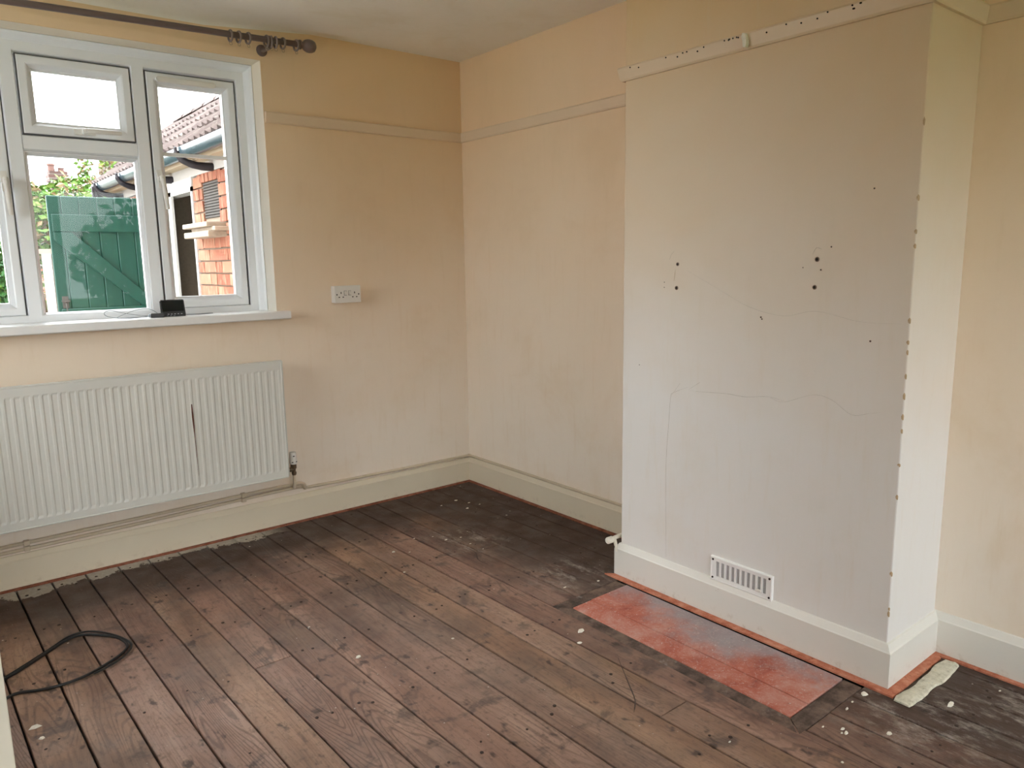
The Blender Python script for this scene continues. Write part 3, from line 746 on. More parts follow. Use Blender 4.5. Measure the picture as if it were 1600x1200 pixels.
# air vent on the breast
av = empty('air_vent', (-CD, -2.13, .138)); tag(av, 'white slotted air vent with sliding knob above the hearth baseboard', 'vent')
def avc(o): return wlocal(o, av)
VY0, VY1, VZ0, VZ1 = -2.256, -2.006, .140, .227
b = B(); X = -CD
def vring(x0, x1):
    pass
slots = [VY0 + .018 + (VY1-VY0-.036)*(k+.5)/10 for k in range(10)]
sw = .0068
ys = [VY0]
for s in slots: ys += [s-sw, s+sw]
ys.append(VY1)
for a, c in zip(ys[0::2], ys[1::2]): box(b, X-.009, X-.002, a, c, VZ0+.016, VZ1-.014)
box(b, X-.009, X-.002, VY0, VY1, VZ0, VZ0+.016); box(b, X-.009, X-.002, VY0, VY1, VZ1-.014, VZ1)
bmesh.ops.remove_doubles(b, verts=b.verts, dist=1e-5)
avc(obj('face_plate', b, M['ventwhite']))
b = B(); ring_frame(b, VY0-.002, VY1+.002, VZ0-.002, VZ1+.002, [(0, 0), (0, .008), (.003, .011), (.006, .011), (.006, 0)])
for v in b.verts: v.co = Vector((X - v.co.y, v.co.x, v.co.z))
avc(obj('rim', b, M['ventwhite']))
b = B()
for s in slots: box(b, X-.0045, X-.0005, s-sw*.45, s+sw*1.1, VZ0+.012, VZ1-.012)
avc(obj('shutter', b, M['vent_dark']))
b = B(); box(b, X-.0015, X+.001, VY0+.006, VY1-.006, VZ0+.006, VZ1-.006); avc(obj('backing', b, M['hole']))
b = B(); box(b, X-.017, X-.008, slots[1]-.012, slots[1]+.010, VZ0+.018, VZ0+.027); avc(obj('slider_knob', b, M['plastic'], None, None, .002, 2))
for y in (VY0+.009, VY1-.009):
    for z in (VZ0+.009, VZ1-.009):
        b = B(); lathe(b, [(.0038, 0), (.0038, -.011), (.0022, -.012)], (X, y, z), 'x', 10); avc(obj('screw', b, M['hole']))

# capped pipe stub at the corner of the breast
ps = empty('capped_pipe', (-CD-.02, CY1+.03, .15)); tag(ps, 'paint crusted capped pipe end sticking out past the chimney breast corner', 'pipe')
b = B(); tube(b, [(-CD+.10, CY1+.030, .158), (-CD-.005, CY1+.030, .158), (-CD-.035, CY1+.027, .156)], .009, 10); wlocal(obj('pipe', b, M['flake'], None, 40), ps)
b = B(); lathe(b, [(.011, .012), (.014, .008), (.014, -.018), (.010, -.022)], (-CD-.035, CY1+.027, .156), 'x', 12); wlocal(obj('cap', b, M['flake'], None, 40), ps)
b = B(); tube(b, [(-CD-.015, CY1+.028, .160), (-CD-.018, CY1+.012, .130), (-CD-.021, CY1+.006, .108)], [.009, .007, .004], 8); wlocal(obj('clip', b, M['flake'], None, 40), ps)

# ------------------------------------------------------------------ radiator
rd = empty('radiator', (-1.88, -.07, .274)); tag(rd, 'white fluted panel radiator with a rusty scratch under the window', 'radiator')
def rc(o): return wlocal(o, rd)
RX0, RX1, RZ0, RZ1, RY = -2.590, -1.172, .272, .850, -.100
# pressed front panel: recessed vertical flutes
b = B(); pitch = .0318; n = int((RX1-RX0-.03)/pitch); xs = []
start = RX1 - .012 - n*pitch
cols = [(RX0, 0)]
for k in range(n):
    x0 = start + k*pitch
    cols += [(x0+.0035, 0), (x0+.0090, 1), (x0+.0230, 1), (x0+.0285, 0)]
cols.append((RX1, 0))
rows = [(RZ0, 0), (.303, 0), (.314, 1), (.802, 1), (.811, 0), (RZ1, 0)]
grid = [[b.verts.new((x, RY + .0022*f*g, z)) for (x, f) in cols] for (z, g) in rows]
for i in range(len(rows)-1):
    for k in range(len(cols)-1): b.faces.new((grid[i][k], grid[i][k+1], grid[i+1][k+1], grid[i+1][k]))
rc(obj('front_panel', b, M['rad']))
b = B(); ring_frame(b, RX0-.003, RX1+.003, RZ0-.004, RZ1+.003, [(0, RY+.014), (0, RY+.001), (.002, RY-.002), (.006, RY-.002), (.008, RY+.001), (.008, RY+.014)]); rc(obj('panel_edge', b, M['rad']))
b = B(); box(b, RX0+.01, RX1-.01, -.050, -.040, RZ0+.005, RZ1-.005); rc(obj('back_panel', b, M['rad']))
for a, c in ((RX0-.004, RX0-.001), (RX1+.004, RX1+.007)):
    b = B(); box(b, a, c, -.098, -.040, RZ0+.004, RZ1-.002); rc(obj('side_panel', b, M['rad']))
b = B()
x = RX0+.012
while x < RX1-.014:
    box(b, x, x+.0042, RY+.012, -.050, RZ1-.010, RZ1-.002); x += .0120
gt = rc(obj('top_grille', b, M['rad']))
b = B(); box(b, RX0+.012, RX1-.012, RY+.014, -.052, RZ0+.02, RZ1-.013); rc(obj('shade_box', b, M['hole']))  # solid dark box stands in for the shade between the grille bars
sx = -1.585
b = B(); pts = [(-1.589, .694), (-1.587, .640), (-1.5835, .60), (-1.581, .55), (-1.578, .48), (-1.576, .42), (-1.574, .36)]
scx = start + round((sx-start)/pitch)*pitch
prev = None
for i, (x, z) in enumerate(pts):
    ww = (.0022, .0042, .0034, .0018, .0014, .0010, .0005)[i]
    row = [b.verts.new((scx+(x-sx)*.3-ww, RY-.0006, z)), b.verts.new((scx+(x-sx)*.3+ww, RY-.0006, z))]
    if prev: b.faces.new((prev[0], prev[1], row[1], row[0]))
    prev = row
rc(obj('rust_scratch', b, M['rust']))
for x in (-2.35, -1.42):
    b = B(); box(b, x-.015, x+.015, -.041, -.002, .32, .80); rc(obj('wall_bracket', b, M['rad']))
# thermostatic valve
tv = empty('radiator_valve', (-1.128, -.07, .25)); tag(tv, 'white thermostatic valve head on a dull brass body beside the radiator', 'valve')
VX, VY = -1.131, -.070
b = B(); lathe(b, [(.0135, 0), (.0185, .004), (.0185, .030), (.0165, .033), (.0165, .056), (.014, .062)], (VX, VY, .322), 'z', 20); wlocal(obj('thermostat_head', b, M['plastic'], None, 35), tv)
for k, zz in ((-.6, .335), (.55, .336), (-.2, .366)):
    b = B(); obox(b, (VX + .0182*math.sin(k), VY - .0182*math.cos(k), zz), (.004*math.cos(k), .004*math.sin(k), 0), (.001*math.sin(k), -.001*math.cos(k), 0), (0, 0, .0022)); wlocal(obj('scale_mark', b, M['hole']), tv)
b = B(); lathe(b, [(.010, 0), (.0125, .008), (.0125, .014), (.009, .02), (.010, .03), (.0145, .036), (.0145, .052), (.011, .056)], (VX, VY, .266), 'z', 10)
tube(b, [(VX, VY, .296), (RX1-.004, VY, .296)], .011, 10); wlocal(obj('valve_body', b, M['brass'], None, 30), tv)
b = B(); tube(b, catmull([(VX, VY, .268), (VX, VY, .225), (VX+.002, VY+.010, .205), (VX+.010, -.04, .194), (VX+.035, -.036, .190)], 5), .0078, 10); wlocal(obj('tail_pipe', b, M['pipe'], None, 40), tv)
# heating pipes
def pipe(name, pts, label, r=.0078, sm=6):
    b = B(); tube(b, catmull(pts, sm), r, 10); return tag(obj(name, b, M['pipe'], None, 40), label, 'pipe', 'heating pipes above the baseboard')
pipe('heating_pipe', [(XW+.03, -.014, .178), (-2.4, -.014, .186), (-1.8, -.014, .193), (-1.30, -.014, .200), (-1.17, -.016, .2005), (-1.14, -.020, .200)], 'upper of two cream pipes clipped to the wall below the radiator')
pipe('heating_pipe', [(XW+.03, -.012, .156), (-2.4, -.012, .160), (-1.8, -.012, .168), (-1.36, -.012, .178), (-1.12, -.013, .181), (-1.06, -.013, .176), (-1.0, -.013, .169), (-.5, -.013, .161), (-.05, -.013, .156), (-.016, -.016, .156), (-.012, -.05, .156), (-.012, -.5, .155), (-.012, -1.1, .153), (-.012, CY1+.012, .152)], 'lower cream pipe running from below the radiator into the alcove')
ep = pipe('pipe_elbow', [(-1.115, -.034, .206), (-1.088, -.033, .205), (-1.070, -.031, .196), (-1.062, -.028, .182), (-1.058, -.024, .170)], 'paint covered pipe elbow below the valve', .0105)
for x, z in ((-2.272, .187), (-1.372, .199)):
    cl_ = empty('pipe_clip', (x, 0, z)); tag(cl_, 'painted plastic clip holding the two pipes, ' + ('close to the radiator valve' if x > -2 else 'well away from the valve'), 'clip', 'clips on the heating pipes')
    for dz in (0, -.0235):
        b = B(); box(b, x-.011, x+.011, -.027, 0, z+dz-.0105, z+dz+.0105); wlocal(obj('clip_body', b, M['pipe'], None, None, .003, 2), cl_)

# ------------------------------------------------------------------ double socket
so = empty('double_socket', (-.772, 0, 1.108)); tag(so, 'white surface mounted double power socket', 'socket')
def sc_(o): return wlocal(o, so)
SX0, SX1, SZ0, SZ1, SY = -.845, -.699, 1.109, 1.195, -.042
b = B(); box(b, SX0, SX1, -.033, 0, SZ0, SZ1); sc_(obj('back_box', b, M['plastic'], None, None, .003, 2))
b = B(); box(b, SX0-.001, SX1+.001, SY, -.0332, SZ0-.001, SZ1+.001); sc_(obj('face_plate', b, M['plastic'], None, None, .003, 3))
for x in (-.786, -.762):
    b = B(); obox(b, (x, SY-.001, 1.158), (.0055, 0, 0), (0, .0035, -.001), (0, .001, .010)); sc_(obj('switch', b, M['plastic'], None, None, .001, 2))
    b = B(); ring_frame(b, x-.0075, x+.0075, 1.146, 1.170, [(0, SY-.0003), (0, SY+.0006), (.0012, SY+.0006), (.0012, SY-.0003)]); sc_(obj('switch_gap', b, M['hole']))
for cx in (-.810, -.734):
    for dx, dz, wx, wz in ((0, .0095, .0024, .0046), (-.011, -.0125, .0038, .0024), (.011, -.0125, .0038, .0024)):
        b = B(); box(b, cx+dx-wx, cx+dx+wx, SY-.0006, SY+.002, 1.150+dz-wz, 1.150+dz+wz); sc_(obj('pin_slot', b, M['hole']))
for x in (-.833, -.711):
    b = B(); lathe(b, [(.0036, .002), (.0036, -.0007)], (x, SY, 1.151), 'y', 12); sc_(obj('screw', b, M['hole']))

# ------------------------------------------------------------------ curtain pole and rings
PA, PB, PY = Vector((XW+.25, -.105, 2.268)), Vector((-.990, -.105, 2.316)), -.105
pd = (PB-PA).normalized()
cp = empty('curtain_pole', PA); tag(cp, 'brown wooden curtain pole with ball finial above the window', 'curtain pole')
b = B(); tube(b, [PA, PB], .0135, 16); wlocal(obj('pole', b, M['pole'], None, 40), cp)
b = B(); lathe(b, [(.0135, -.002), (.021, .002), (.021, .010), (.012, .014), (.015, .022), (.023, .028), (.0285, .040), (.0305, .052), (.0290, .065), (.023, .077), (.012, .084), (.003, .086)], PB, 'x', 20); wlocal(obj('finial', b, M['pole'], None, 40), cp)
for x in (-1.128, -2.66):
    pb = PA + pd*((x-PA.x)/pd.x)
    b = B(); tube(b, [(x, 0, pb.z-.024), (x, -.07, pb.z-.030), (x, -.105, pb.z-.028)], [.010, .009, .011], 10)
    lathe(b, [(.026, 0), (.026, -.006), (.018, -.012), (.009, -.016)], (x, 0, pb.z-.024), 'y', 16)
    lathe(b, [(.0175, -.010), (.0185, -.010), (.0185, .010), (.0175, .010)], pb, 'x', 16); wlocal(obj('bracket', b, M['pole'], None, 40), cp)
ringxs = [-1.305, -1.268, -1.226, -1.143, -1.121, -1.100, -1.066, -1.002]
first = None
for i, x in enumerate(ringxs):
    pc = PA + pd*((x-PA.x)/pd.x) + Vector((0, 0, -.0065))
    if first is None:
        rg = empty('curtain_ring', pc)
        b = B(); tube(b, [(0, .0225*math.sin(a), .0225*math.cos(a)) for a in [2*math.pi*k/20 for k in range(20)]], .0048, 8, False, True); r1 = obj('ring', b, M['ringm'], rg, 60)
        b = B(); tube(b, [(.0062*math.cos(a), 0, -.0315 + .0062*math.sin(a)) for a in [2*math.pi*k/12 for k in range(12)]], .0014, 6, False, True); e1 = obj('eyelet', b, M['eye'], rg, 60)
        first = (rg, r1, e1)
    else:
        rg = first[0].copy(); COL.objects.link(rg); rg.location = pc
        for q in first[1:]:
            c = q.copy(); COL.objects.link(c); c.parent = rg
    rg.rotation_euler = (0, 0, random.uniform(-.18, .18))
    tag(rg, 'brown curtain ring right against the ball finial' if i == 7 else 'brown curtain ring in the bunch beside the pole bracket' if i > 2 else 'brown curtain ring in the loose trio away from the bracket', 'curtain ring', 'curtain rings on the pole')

# ------------------------------------------------------------------ things on the window board
mo = empty('energy_monitor', (-1.605, .035, 1.083), R(-4)); tag(mo, 'small black energy display with dark screen and button row', 'display')
b = B(); prism(b, [(-.052, .004), (-.050, 0), (.050, 0), (.052, .004), (.050, .071), (.046, .075), (-.048, .075), (-.053, .070)], -.006, .006, 'y')
for v in b.verts: v.co.y += v.co.z*.22
obj('case', b, M['black'], mo, None, .002, 2)
b = B(); box(b, -.045, .044, -.0075, -.0062, .024, .070)
for v in b.verts: v.co.y += v.co.z*.22
obj('screen', b, M['screen'], mo)
for k in range(5):
    b = B(); box(b, -.026+k*.014, -.019+k*.014, -.0078, -.0060, .010, .0125)
    for v in b.verts: v.co.y += v.co.z*.22
    obj('button', b, M['print'], mo)
for k in range(3):
    b = B(); box(b, -.030+k*.014, -.022+k*.014, -.0078, -.0060, .0035, .0048)
    for v in b.verts: v.co.y += v.co.z*.22
    obj('button_mark', b, M['print'], mo)
b = B(); prism(b, [(0, 0), (.045, 0), (.030, .012), (.012, .05)], -.015, .015, 'x'); obj('stand', b, M['black'], mo)
ad = empty('power_adaptor', (-1.680, .02, 1.083), R(-6)); tag(ad, 'small black plug adaptor beside the energy display', 'adaptor')
b = B(); box(b, -.026, .030, -.014, .014, 0, .019); obj('body', b, M['black'], ad, None, .003, 2)
b = B(); box(b, -.034, -.025, -.011, .011, .003, .016); obj('plug_end', b, M['greycable'], ad, None, .002, 2)
b = B(); tube(b, catmull([(-1.712, .022, 1.092), (-1.76, .030, 1.0865), (-1.82, .050, 1.0865), (-1.865, .085, 1.095), (-1.872, .112, 1.110), (-1.845, .116, 1.118), (-1.79, .108, 1.104), (-1.72, .090, 1.090), (-1.665, .095, 1.0862), (-1.655, .100, 1.095), (-1.69, .112, 1.118), (-1.74, .114, 1.116), (-1.80, .100, 1.098), (-1.83, .080, 1.087), (-1.80, .060, 1.0862), (-1.72, .062, 1.0862), (-1.63, .062, 1.0862)], 6), .0014, 6)
tag(obj('thin_cable', b, M['greycable'], None, 60), 'thin grey cable looped on the window board', 'cable')
b = B(); tube(b, catmull([(-1.545, .055, 1.088), (-1.50, .060, 1.0866), (-1.45, .078, 1.0866), (-1.42, .072, 1.0866), (-1.45, .050, 1.0866), (-1.50, .042, 1.0866), (-1.548, .040, 1.0880)], 6), .0018, 6)
tag(obj('thin_cable', b, M['greycable'], None, 60), 'short dark cable lying right up against the energy display on the window board', 'cable')

# ------------------------------------------------------------------ floor objects
cz = .0062
b = B()
cpts = [(-2.62, -.98, cz), (-2.52, -.87, cz), (-2.434, -.813, cz), (-2.37, -.765, cz), (-2.311, -.714, cz), (-2.239, -.655, cz), (-2.19, -.661, cz+.004), (-2.14, -.712, cz+.006), (-2.097, -.770, cz+.004), (-2.083, -.838, cz), (-2.112, -.89, cz), (-2.18, -.939, cz), (-2.24, -.968, cz), (-2.305, -.976, cz), (-2.364, -.963, cz), (-2.412, -.940, cz), (-2.448, -.952, cz), (-2.53, -1.02, cz), (-2.66, -1.06, cz)]
tube(b, catmull(cpts, 6), .0048, 8)
c2 = [(-2.60, -.95, cz), (-2.50, -.845, cz), (-2.43, -.800, cz), (-2.30, -.696, cz+.002), (-2.232, -.641, cz+.004), (-2.17, -.655, cz+.008), (-2.11, -.74, cz+.010), (-2.072, -.838, cz+.003), (-2.098, -.902, cz), (-2.17, -.953, cz), (-2.25, -1.02, cz)]
c2 += [(-2.30, -1.06, .004), (-2.36, -1.08, .004)]
tube(b, catmull(c2[:9] + [(-2.16, -.950, cz), (-2.21, -.968, cz)], 6), .0036, 8)
tag(obj('extension_cable', b, M['cable'], None, 60), 'doubled black cable lying in a long loop on the floorboards', 'cable')
# loose plaster strip by the chimney breast
b = B(); N = 16
rows_ = []
for i in range(N+1):
    t = i/N; x = -.400 + .350*t; yc = -2.722 - .006*math.sin(t*2.6) + .002*math.sin(t*17)
    wd = .023 + .002*math.sin(t*9+1) + random.uniform(-.002, .002); wd *= (.86 if i in (0, N) else 1)
    hh = .009 + random.uniform(-.0015, .0015)
    rows_.append([b.verts.new(q) for q in ((x, yc-wd-.003, 0.0012), (x, yc-wd, hh*.7), (x, yc-wd*.5, hh+random.uniform(-.002, .002)), (x, yc+wd*.2, hh+random.uniform(-.002, .002)), (x, yc+wd, hh*.8), (x, yc+wd+.002, 0.0012))])
for A, C in zip(rows_, rows_[1:]):
    for k in range(6): b.faces.new((A[k], A[(k+1) % 6], C[(k+1) % 6], C[k]))
b.faces.new(rows_[0][::-1]); b.faces.new(rows_[-1])
tag(obj('plaster_strip', b, M['plaster']), 'loose strip of crumbly pale plaster on the floor by the chimney breast', 'plaster')
# flakes of paint and plaster on the floor
flk = [(-.432, -2.627, .013, 'angular plaster crumb lying against the orange strip of the chimney breast'), (-.544, -2.631, .009, None), (-.497, -2.624, .007, None), (-.568, -2.763, .012, 'pale plaster crumb on the boards beyond the hearth'),
       (-.645, -2.671, .009, None), (-.655, -2.686, .010, None), (-.664, -2.678, .006, None), (-.676, -2.63, .006, None), (-.675, -.737, .010, None), (-.603, -.756, .006, None), (-.616, -.853, .006, None), (-.609, -.943, .005, None), (-.458, -1.535, .008, None),
       (-.604, -1.489, .008, 'small yellowish crumb on the boards between alcove and hearth'), (-.809, -1.793, .020, 'curled pale flake beside the hearth border'), (-.869, -1.848, .012, None), (-2.398, -1.172, .017, 'smeared white plaster crumb below the black cable loop'), (-2.39, -1.244, .009, None), (-1.50, -1.431, .010, None), (-.941, -.703, .009, None), (-.886, -.752, .006, None),
       (-.106, -2.883, .006, None), (-.295, -2.817, .016, 'broad flat plaster flake beside the loose plaster strip'), (-.933, -2.501, .006, None), (-.78, -.62, .006, None), (-.70, -.66, .005, None), (-.30, -.28, .010, None), (-.27, -.36, .008, None), (-.24, -.42, .006, None), (-.33, -.43, .009, None), (-.41, -.30, .007, None), (-1.02, -.93, .006, None), (-.93, -2.80, .007, None), (-.98, -2.86, .006, None), (-.78, -2.74, .005, None)]
for (x, y, r, lab) in flk:
    n = random.choice((5, 6, 7)); b = B(); a0 = random.random()*6
    el = random.uniform(.45, .8)
    rim = []; topv = []
    for k in range(n):
        a = a0 + 2*math.pi*k/n; q = r*random.uniform(.7, 1.15)
        rim.append((x + q*math.cos(a), y + q*el*math.sin(a)))
    hgt = r*random.uniform(.22, .5)
    lo = [b.verts.new((p, q, .0010)) for p, q in rim]; hi = [b.verts.new((x+(p-x)*.72, y+(q-y)*.72, .001+hgt*random.uniform(.6, 1))) for p, q in rim]
    b.faces.new(lo[::-1]); b.faces.new(hi)
    for k in range(n): b.faces.new((lo[k], lo[(k+1) % n], hi[(k+1) % n], hi[k]))
    o = obj('plaster_crumb', b, M['flake'])
    tag(o, lab or ('tiny pale paint flake on the dark boards in the alcove corner' if (y > -.6 and x > -.5) else 'tiny pale paint flake on the boards in front of the alcove' if y > -1.0 else 'tiny pale paint flake on the boards past the hearth' if y < -2.45 else 'tiny pale paint flake on the open floorboards'), 'crumb', 'paint flakes on the floor')

# ================================================================== OUTSIDE
b = B(); box(b, -14, 12, .3, 40, OG-.2, OG); tag(obj('yard', b, M['concrete']), 'plain concrete yard outside the window', 'ground', kind='structure')
b = B(); box(b, -14, 12, -40, YS-.3, OG-.2, OG); tag(obj('lawn', b, M['lawn']), 'green lawn outside the broad garden window', 'ground', kind='structure')

# outbuilding running away from the house
ob = empty('outbuilding', (OX, 2.0, OG)); tag(ob, 'brick outbuilding with tiled roof, gutter and dark open doorway', 'building')
def oc(o): return wlocal(o, ob)
DY0, DY1, DZ = 1.552, 2.300, 1.778            # doorway
OE = 3.70                                     # far end
b = B()
box(b, OX+.012, OX+.22, .3, DY0-.035, OG, 1.865); box(b, OX+.012, OX+.22, DY1+.03, OE-.05, OG, 1.865)
box(b, OX+.012, OX+1.16, OE-.05, OE+.02, OG, 1.865); box(b, OX+1.14, OX+1.16, .3, OE, OG, 2.0)
oc(obj('mortar_wall', b, M['mortar']))
b = B(); box(b, OX-.004, OX+.22, .3, OE+.02, 1.867, 2.02); oc(obj('lintel_band', b, M['whitewall']))
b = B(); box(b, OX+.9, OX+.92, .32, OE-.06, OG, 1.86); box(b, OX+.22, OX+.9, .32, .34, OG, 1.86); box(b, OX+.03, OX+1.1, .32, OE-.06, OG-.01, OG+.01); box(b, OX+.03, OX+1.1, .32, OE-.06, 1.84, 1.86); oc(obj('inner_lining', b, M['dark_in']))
# door frame
b = B(); box(b, OX-.012, OX+.07, DY0-.035, DY0, OG, DZ+.03); box(b, OX-.012, OX+.004, DY1-.30, DY1+.035, OG, DZ+.03); box(b, OX-.012, OX+.07, DY0-.035, DY1+.035, DZ, DZ+.088); oc(obj('door_frame', b, M['whitewood']))
# bricks, each its own piece, where the window lets one see them
bvar = []
for L in (.215, .1025):
    vs = []
    for q in range(3):
        b = B(); box(b, 0, .03, 0, L, 0, .065)
        for v in b.verts: v.co += Vector((random.uniform(-.002, .002), random.uniform(-.003, .003), random.uniform(-.002, .002)))
        bmesh.ops.recalc_face_normals(b, faces=b.faces); me = bpy.data.meshes.new('brick'); b.to_mesh(me); b.free(); me.materials.append(M['brick']); vs.append(me)
    bvar.append(vs)
VNT = (1.040, 1.340, 1.596, 1.812)     # grille: y0,y1,z0,z1
def lay_run(y0, y1, zz, k):
    y = y1
    while y - y0 > .025:
        L = (.215, .1025)[k % 2]; k += 1
        use = min(L, y - y0)
        if y - y0 - use < .035: use = y - y0
        o = bpy.data.objects.new('brick', random.choice(bvar[0 if L > .2 else 1])); COL.objects.link(o)
        o.scale = (1, use/L, 1)
        o.location = (OX-.004+random.uniform(-.002, .002), y - use, zz); oc(o)
        y -= use + .010
def lay(y0, y1, zz, row):
    if y0 < VNT[0] and zz < VNT[3]+.06 and zz+.065 > VNT[2]-.004:
        lay_run(VNT[1]+.008, y1, zz, row); lay_run(y0, VNT[0]-.008, zz, row)
    else: lay_run(y0, y1, zz, row)
row = 0; z = 1.865-.075*15
while z < 1.80:
    lay(.36, DY0-.04, z, row); row += 1; z += .075
z = 1.865-.075*10; row = 0
while z < 1.80:
    lay(DY1+.05, OE, z, row); row += 1; z += .075
# bricks on end over the grille
y = VNT[0]-.06
while y < VNT[1]+.05:
    o = bpy.data.objects.new('brick', random.choice(bvar[1])); COL.objects.link(o); o.rotation_euler = (R(90), 0, 0); o.scale = (1, .5, 1)
    o.location = (OX-.004, y+.065, VNT[3]+.0015); oc(o); y += .075
gr = empty('grille', (OX, (VNT[0]+VNT[1])/2, VNT[2])); oc(gr)
def gc(o): return wlocal(o, gr)
b = B(); box(b, OX+.020, OX+.024, VNT[0], VNT[1], VNT[2], VNT[3]); gc(obj('grille_back', b, M['dark_in']))
b = B()
for k in range(13): z = VNT[2]+.008+k*(VNT[3]-VNT[2]-.016)/12; box(b, OX+.004, OX+.012, VNT[0], VNT[1], z-.0045, z+.0045)
for k in range(17): y = VNT[0]+.006+k*(VNT[1]-VNT[0]-.012)/16; box(b, OX+.006, OX+.014, y-.003, y+.003, VNT[2], VNT[3])
gc(obj('grille_bars', b, M['mesh']))
for z0, z1, pr, ya, yb in ((1.532, 1.560, .115, .95, 1.425), (1.508, 1.533, .085, .90, 1.345), (1.474, 1.509, .110, .95, 1.420)):
    b = B(); N = 6; prism(b, [(OX-pr, ya), (OX-pr+random.uniform(-.006, .006), (ya+yb)/2), (OX-pr, yb), (OX+.03, yb), (OX+.03, ya)], z0, z1); oc(obj('stone_sill', b, M['stone'], None, None, .004, 1))
# eaves: soffit, fascia, gutter, brackets
b = B(); box(b, OX-.09, OX+.02, .3, OE+.05, 1.93, 1.95); oc(obj('soffit', b, M['creamboard']))
b = B(); box(b, OX-.108, OX-.09, .3, OE+.05, 1.915, 2.00); oc(obj('fascia', b, M['creamboard']))
b = B(); prev = None
for i in range(2):
    y = (.32, OE-.08)[i]; ring = []
    for (r, sgn) in ((.046, 1), (.040, -1)):
        aa = [math.pi*k/10 for k in range(11)]
        if sgn < 0: aa = aa[::-1]
        ring += [b.verts.new((OX-.150 + r*math.cos(a), y, 1.982 - r*1.25*math.sin(a))) for a in aa]
    if prev:
        n = len(ring)
        for k in range(n): b.faces.new((prev[k], prev[(k+1) % n], ring[(k+1) % n], ring[k]))
    else: b.faces.new(ring[::-1])
    prev = ring
b.faces.new(prev)
oc(obj('gutter', b, M['gutter'], None, 50))
for y in (1.10, 1.95, 2.62, 3.42):
    b = B(); tube(b, catmull([(OX+.01, y, 1.885), (OX-.07, y, 1.885), (OX-.13, y, 1.895), (OX-.180, y, 1.918), (OX-.205, y, 1.955), (OX-.208, y, 1.985)], 4), [.024]*5+[.022]*4+[.020]*4+[.016]*4+[.010]*3+[.004], 8); oc(obj('gutter_bracket', b, M['bracket'], None, 50))
b = B(); tube(b, [(OX-.17, OE-.12, 1.97), (OX-.17, OE-.10, 1.90), (OX-.05, OE-.05, 1.80), (OX-.05, OE-.05, OG)], .034, 10); oc(obj('downpipe', b, M['bracket'], None, 50))
# roof of individual tiles
E0, E1 = Vector((OX-.13, 0, 1.985)), Vector((-.44, 0, 2.565))
sl = (E1-E0); sd = sl.normalized(); sn = Vector((-sd.z, 0, sd.x))
b = B()
for (x0, z0), (x1, z1) in ((((E0.x+.01), E0.z-.03), (E1.x, E1.z-.03)), ((E1.x, E1.z-.03), (.30, 2.035))):
    v = [b.verts.new(c) for c in ((x0, .3, z0), (x1, .3, z1), (x1, OE, z1), (x0, OE, z0), (x0, .3, z0-.02), (x1, .3, z1-.02), (x1, OE, z1-.02), (x0, OE, z0-.02))]
    for q in ((0,1,2,3), (7,6,5,4), (0,4,5,1), (2,6,7,3), (3,7,4,0), (1,5,6,2)): b.faces.new([v[k] for k in q])
v = [b.verts.new(c) for c in ((E0.x+.05, OE-.02, 2.0), (E1.x, OE-.02, E1.z-.05), (.26, OE-.02, 2.0))]; b.faces.new(v)
oc(obj('roof_deck', b, M['bricktex']))
tvar = []
for q in range(3):
    b = B(); N = 12; W_ = .205; L_ = .255
    topA = []; topB = []; botA = []; botB = []
    for k in range(N+1):
        t = k/N; yy = W_*t; hgt = .020*max(0, math.sin(t*2*math.pi*2 - .5))**1.0 + random.uniform(-.001, .001)
        topA.append(b.verts.new(Vector((0, yy, 0)) + sn*(.034+hgt))); topB.append(b.verts.new(sd*L_ + Vector((0, yy, 0)) + sn*(.014+hgt)))
        botA.append(b.verts.new(Vector((0, yy, 0)) + sn*(.016+hgt*.8)))
    for k in range(N):
        b.faces.new((topA[k], topA[k+1], topB[k+1], topB[k])); b.faces.new((topA[k+1], topA[k], botA[k], botA[k+1]))
    b.faces.new((topA[0], topB[0], botA[0])); b.faces.new((topA[N], botA[N], topB[N]))
    bmesh.ops.recalc_face_normals(b, faces=b.faces); me = bpy.data.meshes.new('roof_tile'); b.to_mesh(me); b.free(); me.materials.append(M['tile']); tvar.append(me)
ncr = 4; gauge = sl.length/ncr
y = .30; cnt = 0
while y < OE - .02:
    for r_ in range(ncr):
        o = bpy.data.objects.new('roof_tile', random.choice(tvar)); COL.objects.link(o)
        o.location = E0 + sd*(gauge*r_ - .02) + Vector((0, y, 0)) + sn*random.uniform(-.002, .005); o.rotation_euler = (random.uniform(-.012, .012), 0, 0); oc(o)
    y += .203
y = .3
while y < OE - .1:
    L_ = .30; b = B(); pa = None
    for yy, rr in ((y, .062), (y+L_, .056)):
        ring = [b.verts.new((E1.x + rr*1.15*math.cos(a), yy, E1.z + .006 + rr*.75*math.sin(a))) for a in [math.pi*k/8 for k in range(9)]]
        if pa:
            for k in range(8): b.faces.new((pa[k], pa[k+1], ring[k+1], ring[k]))
        else: b.faces.new(ring)
        pa = ring
    b.faces.new(pa[::-1]); oc(obj('ridge_tile', b, M['tile'], None, 50)); y += .285

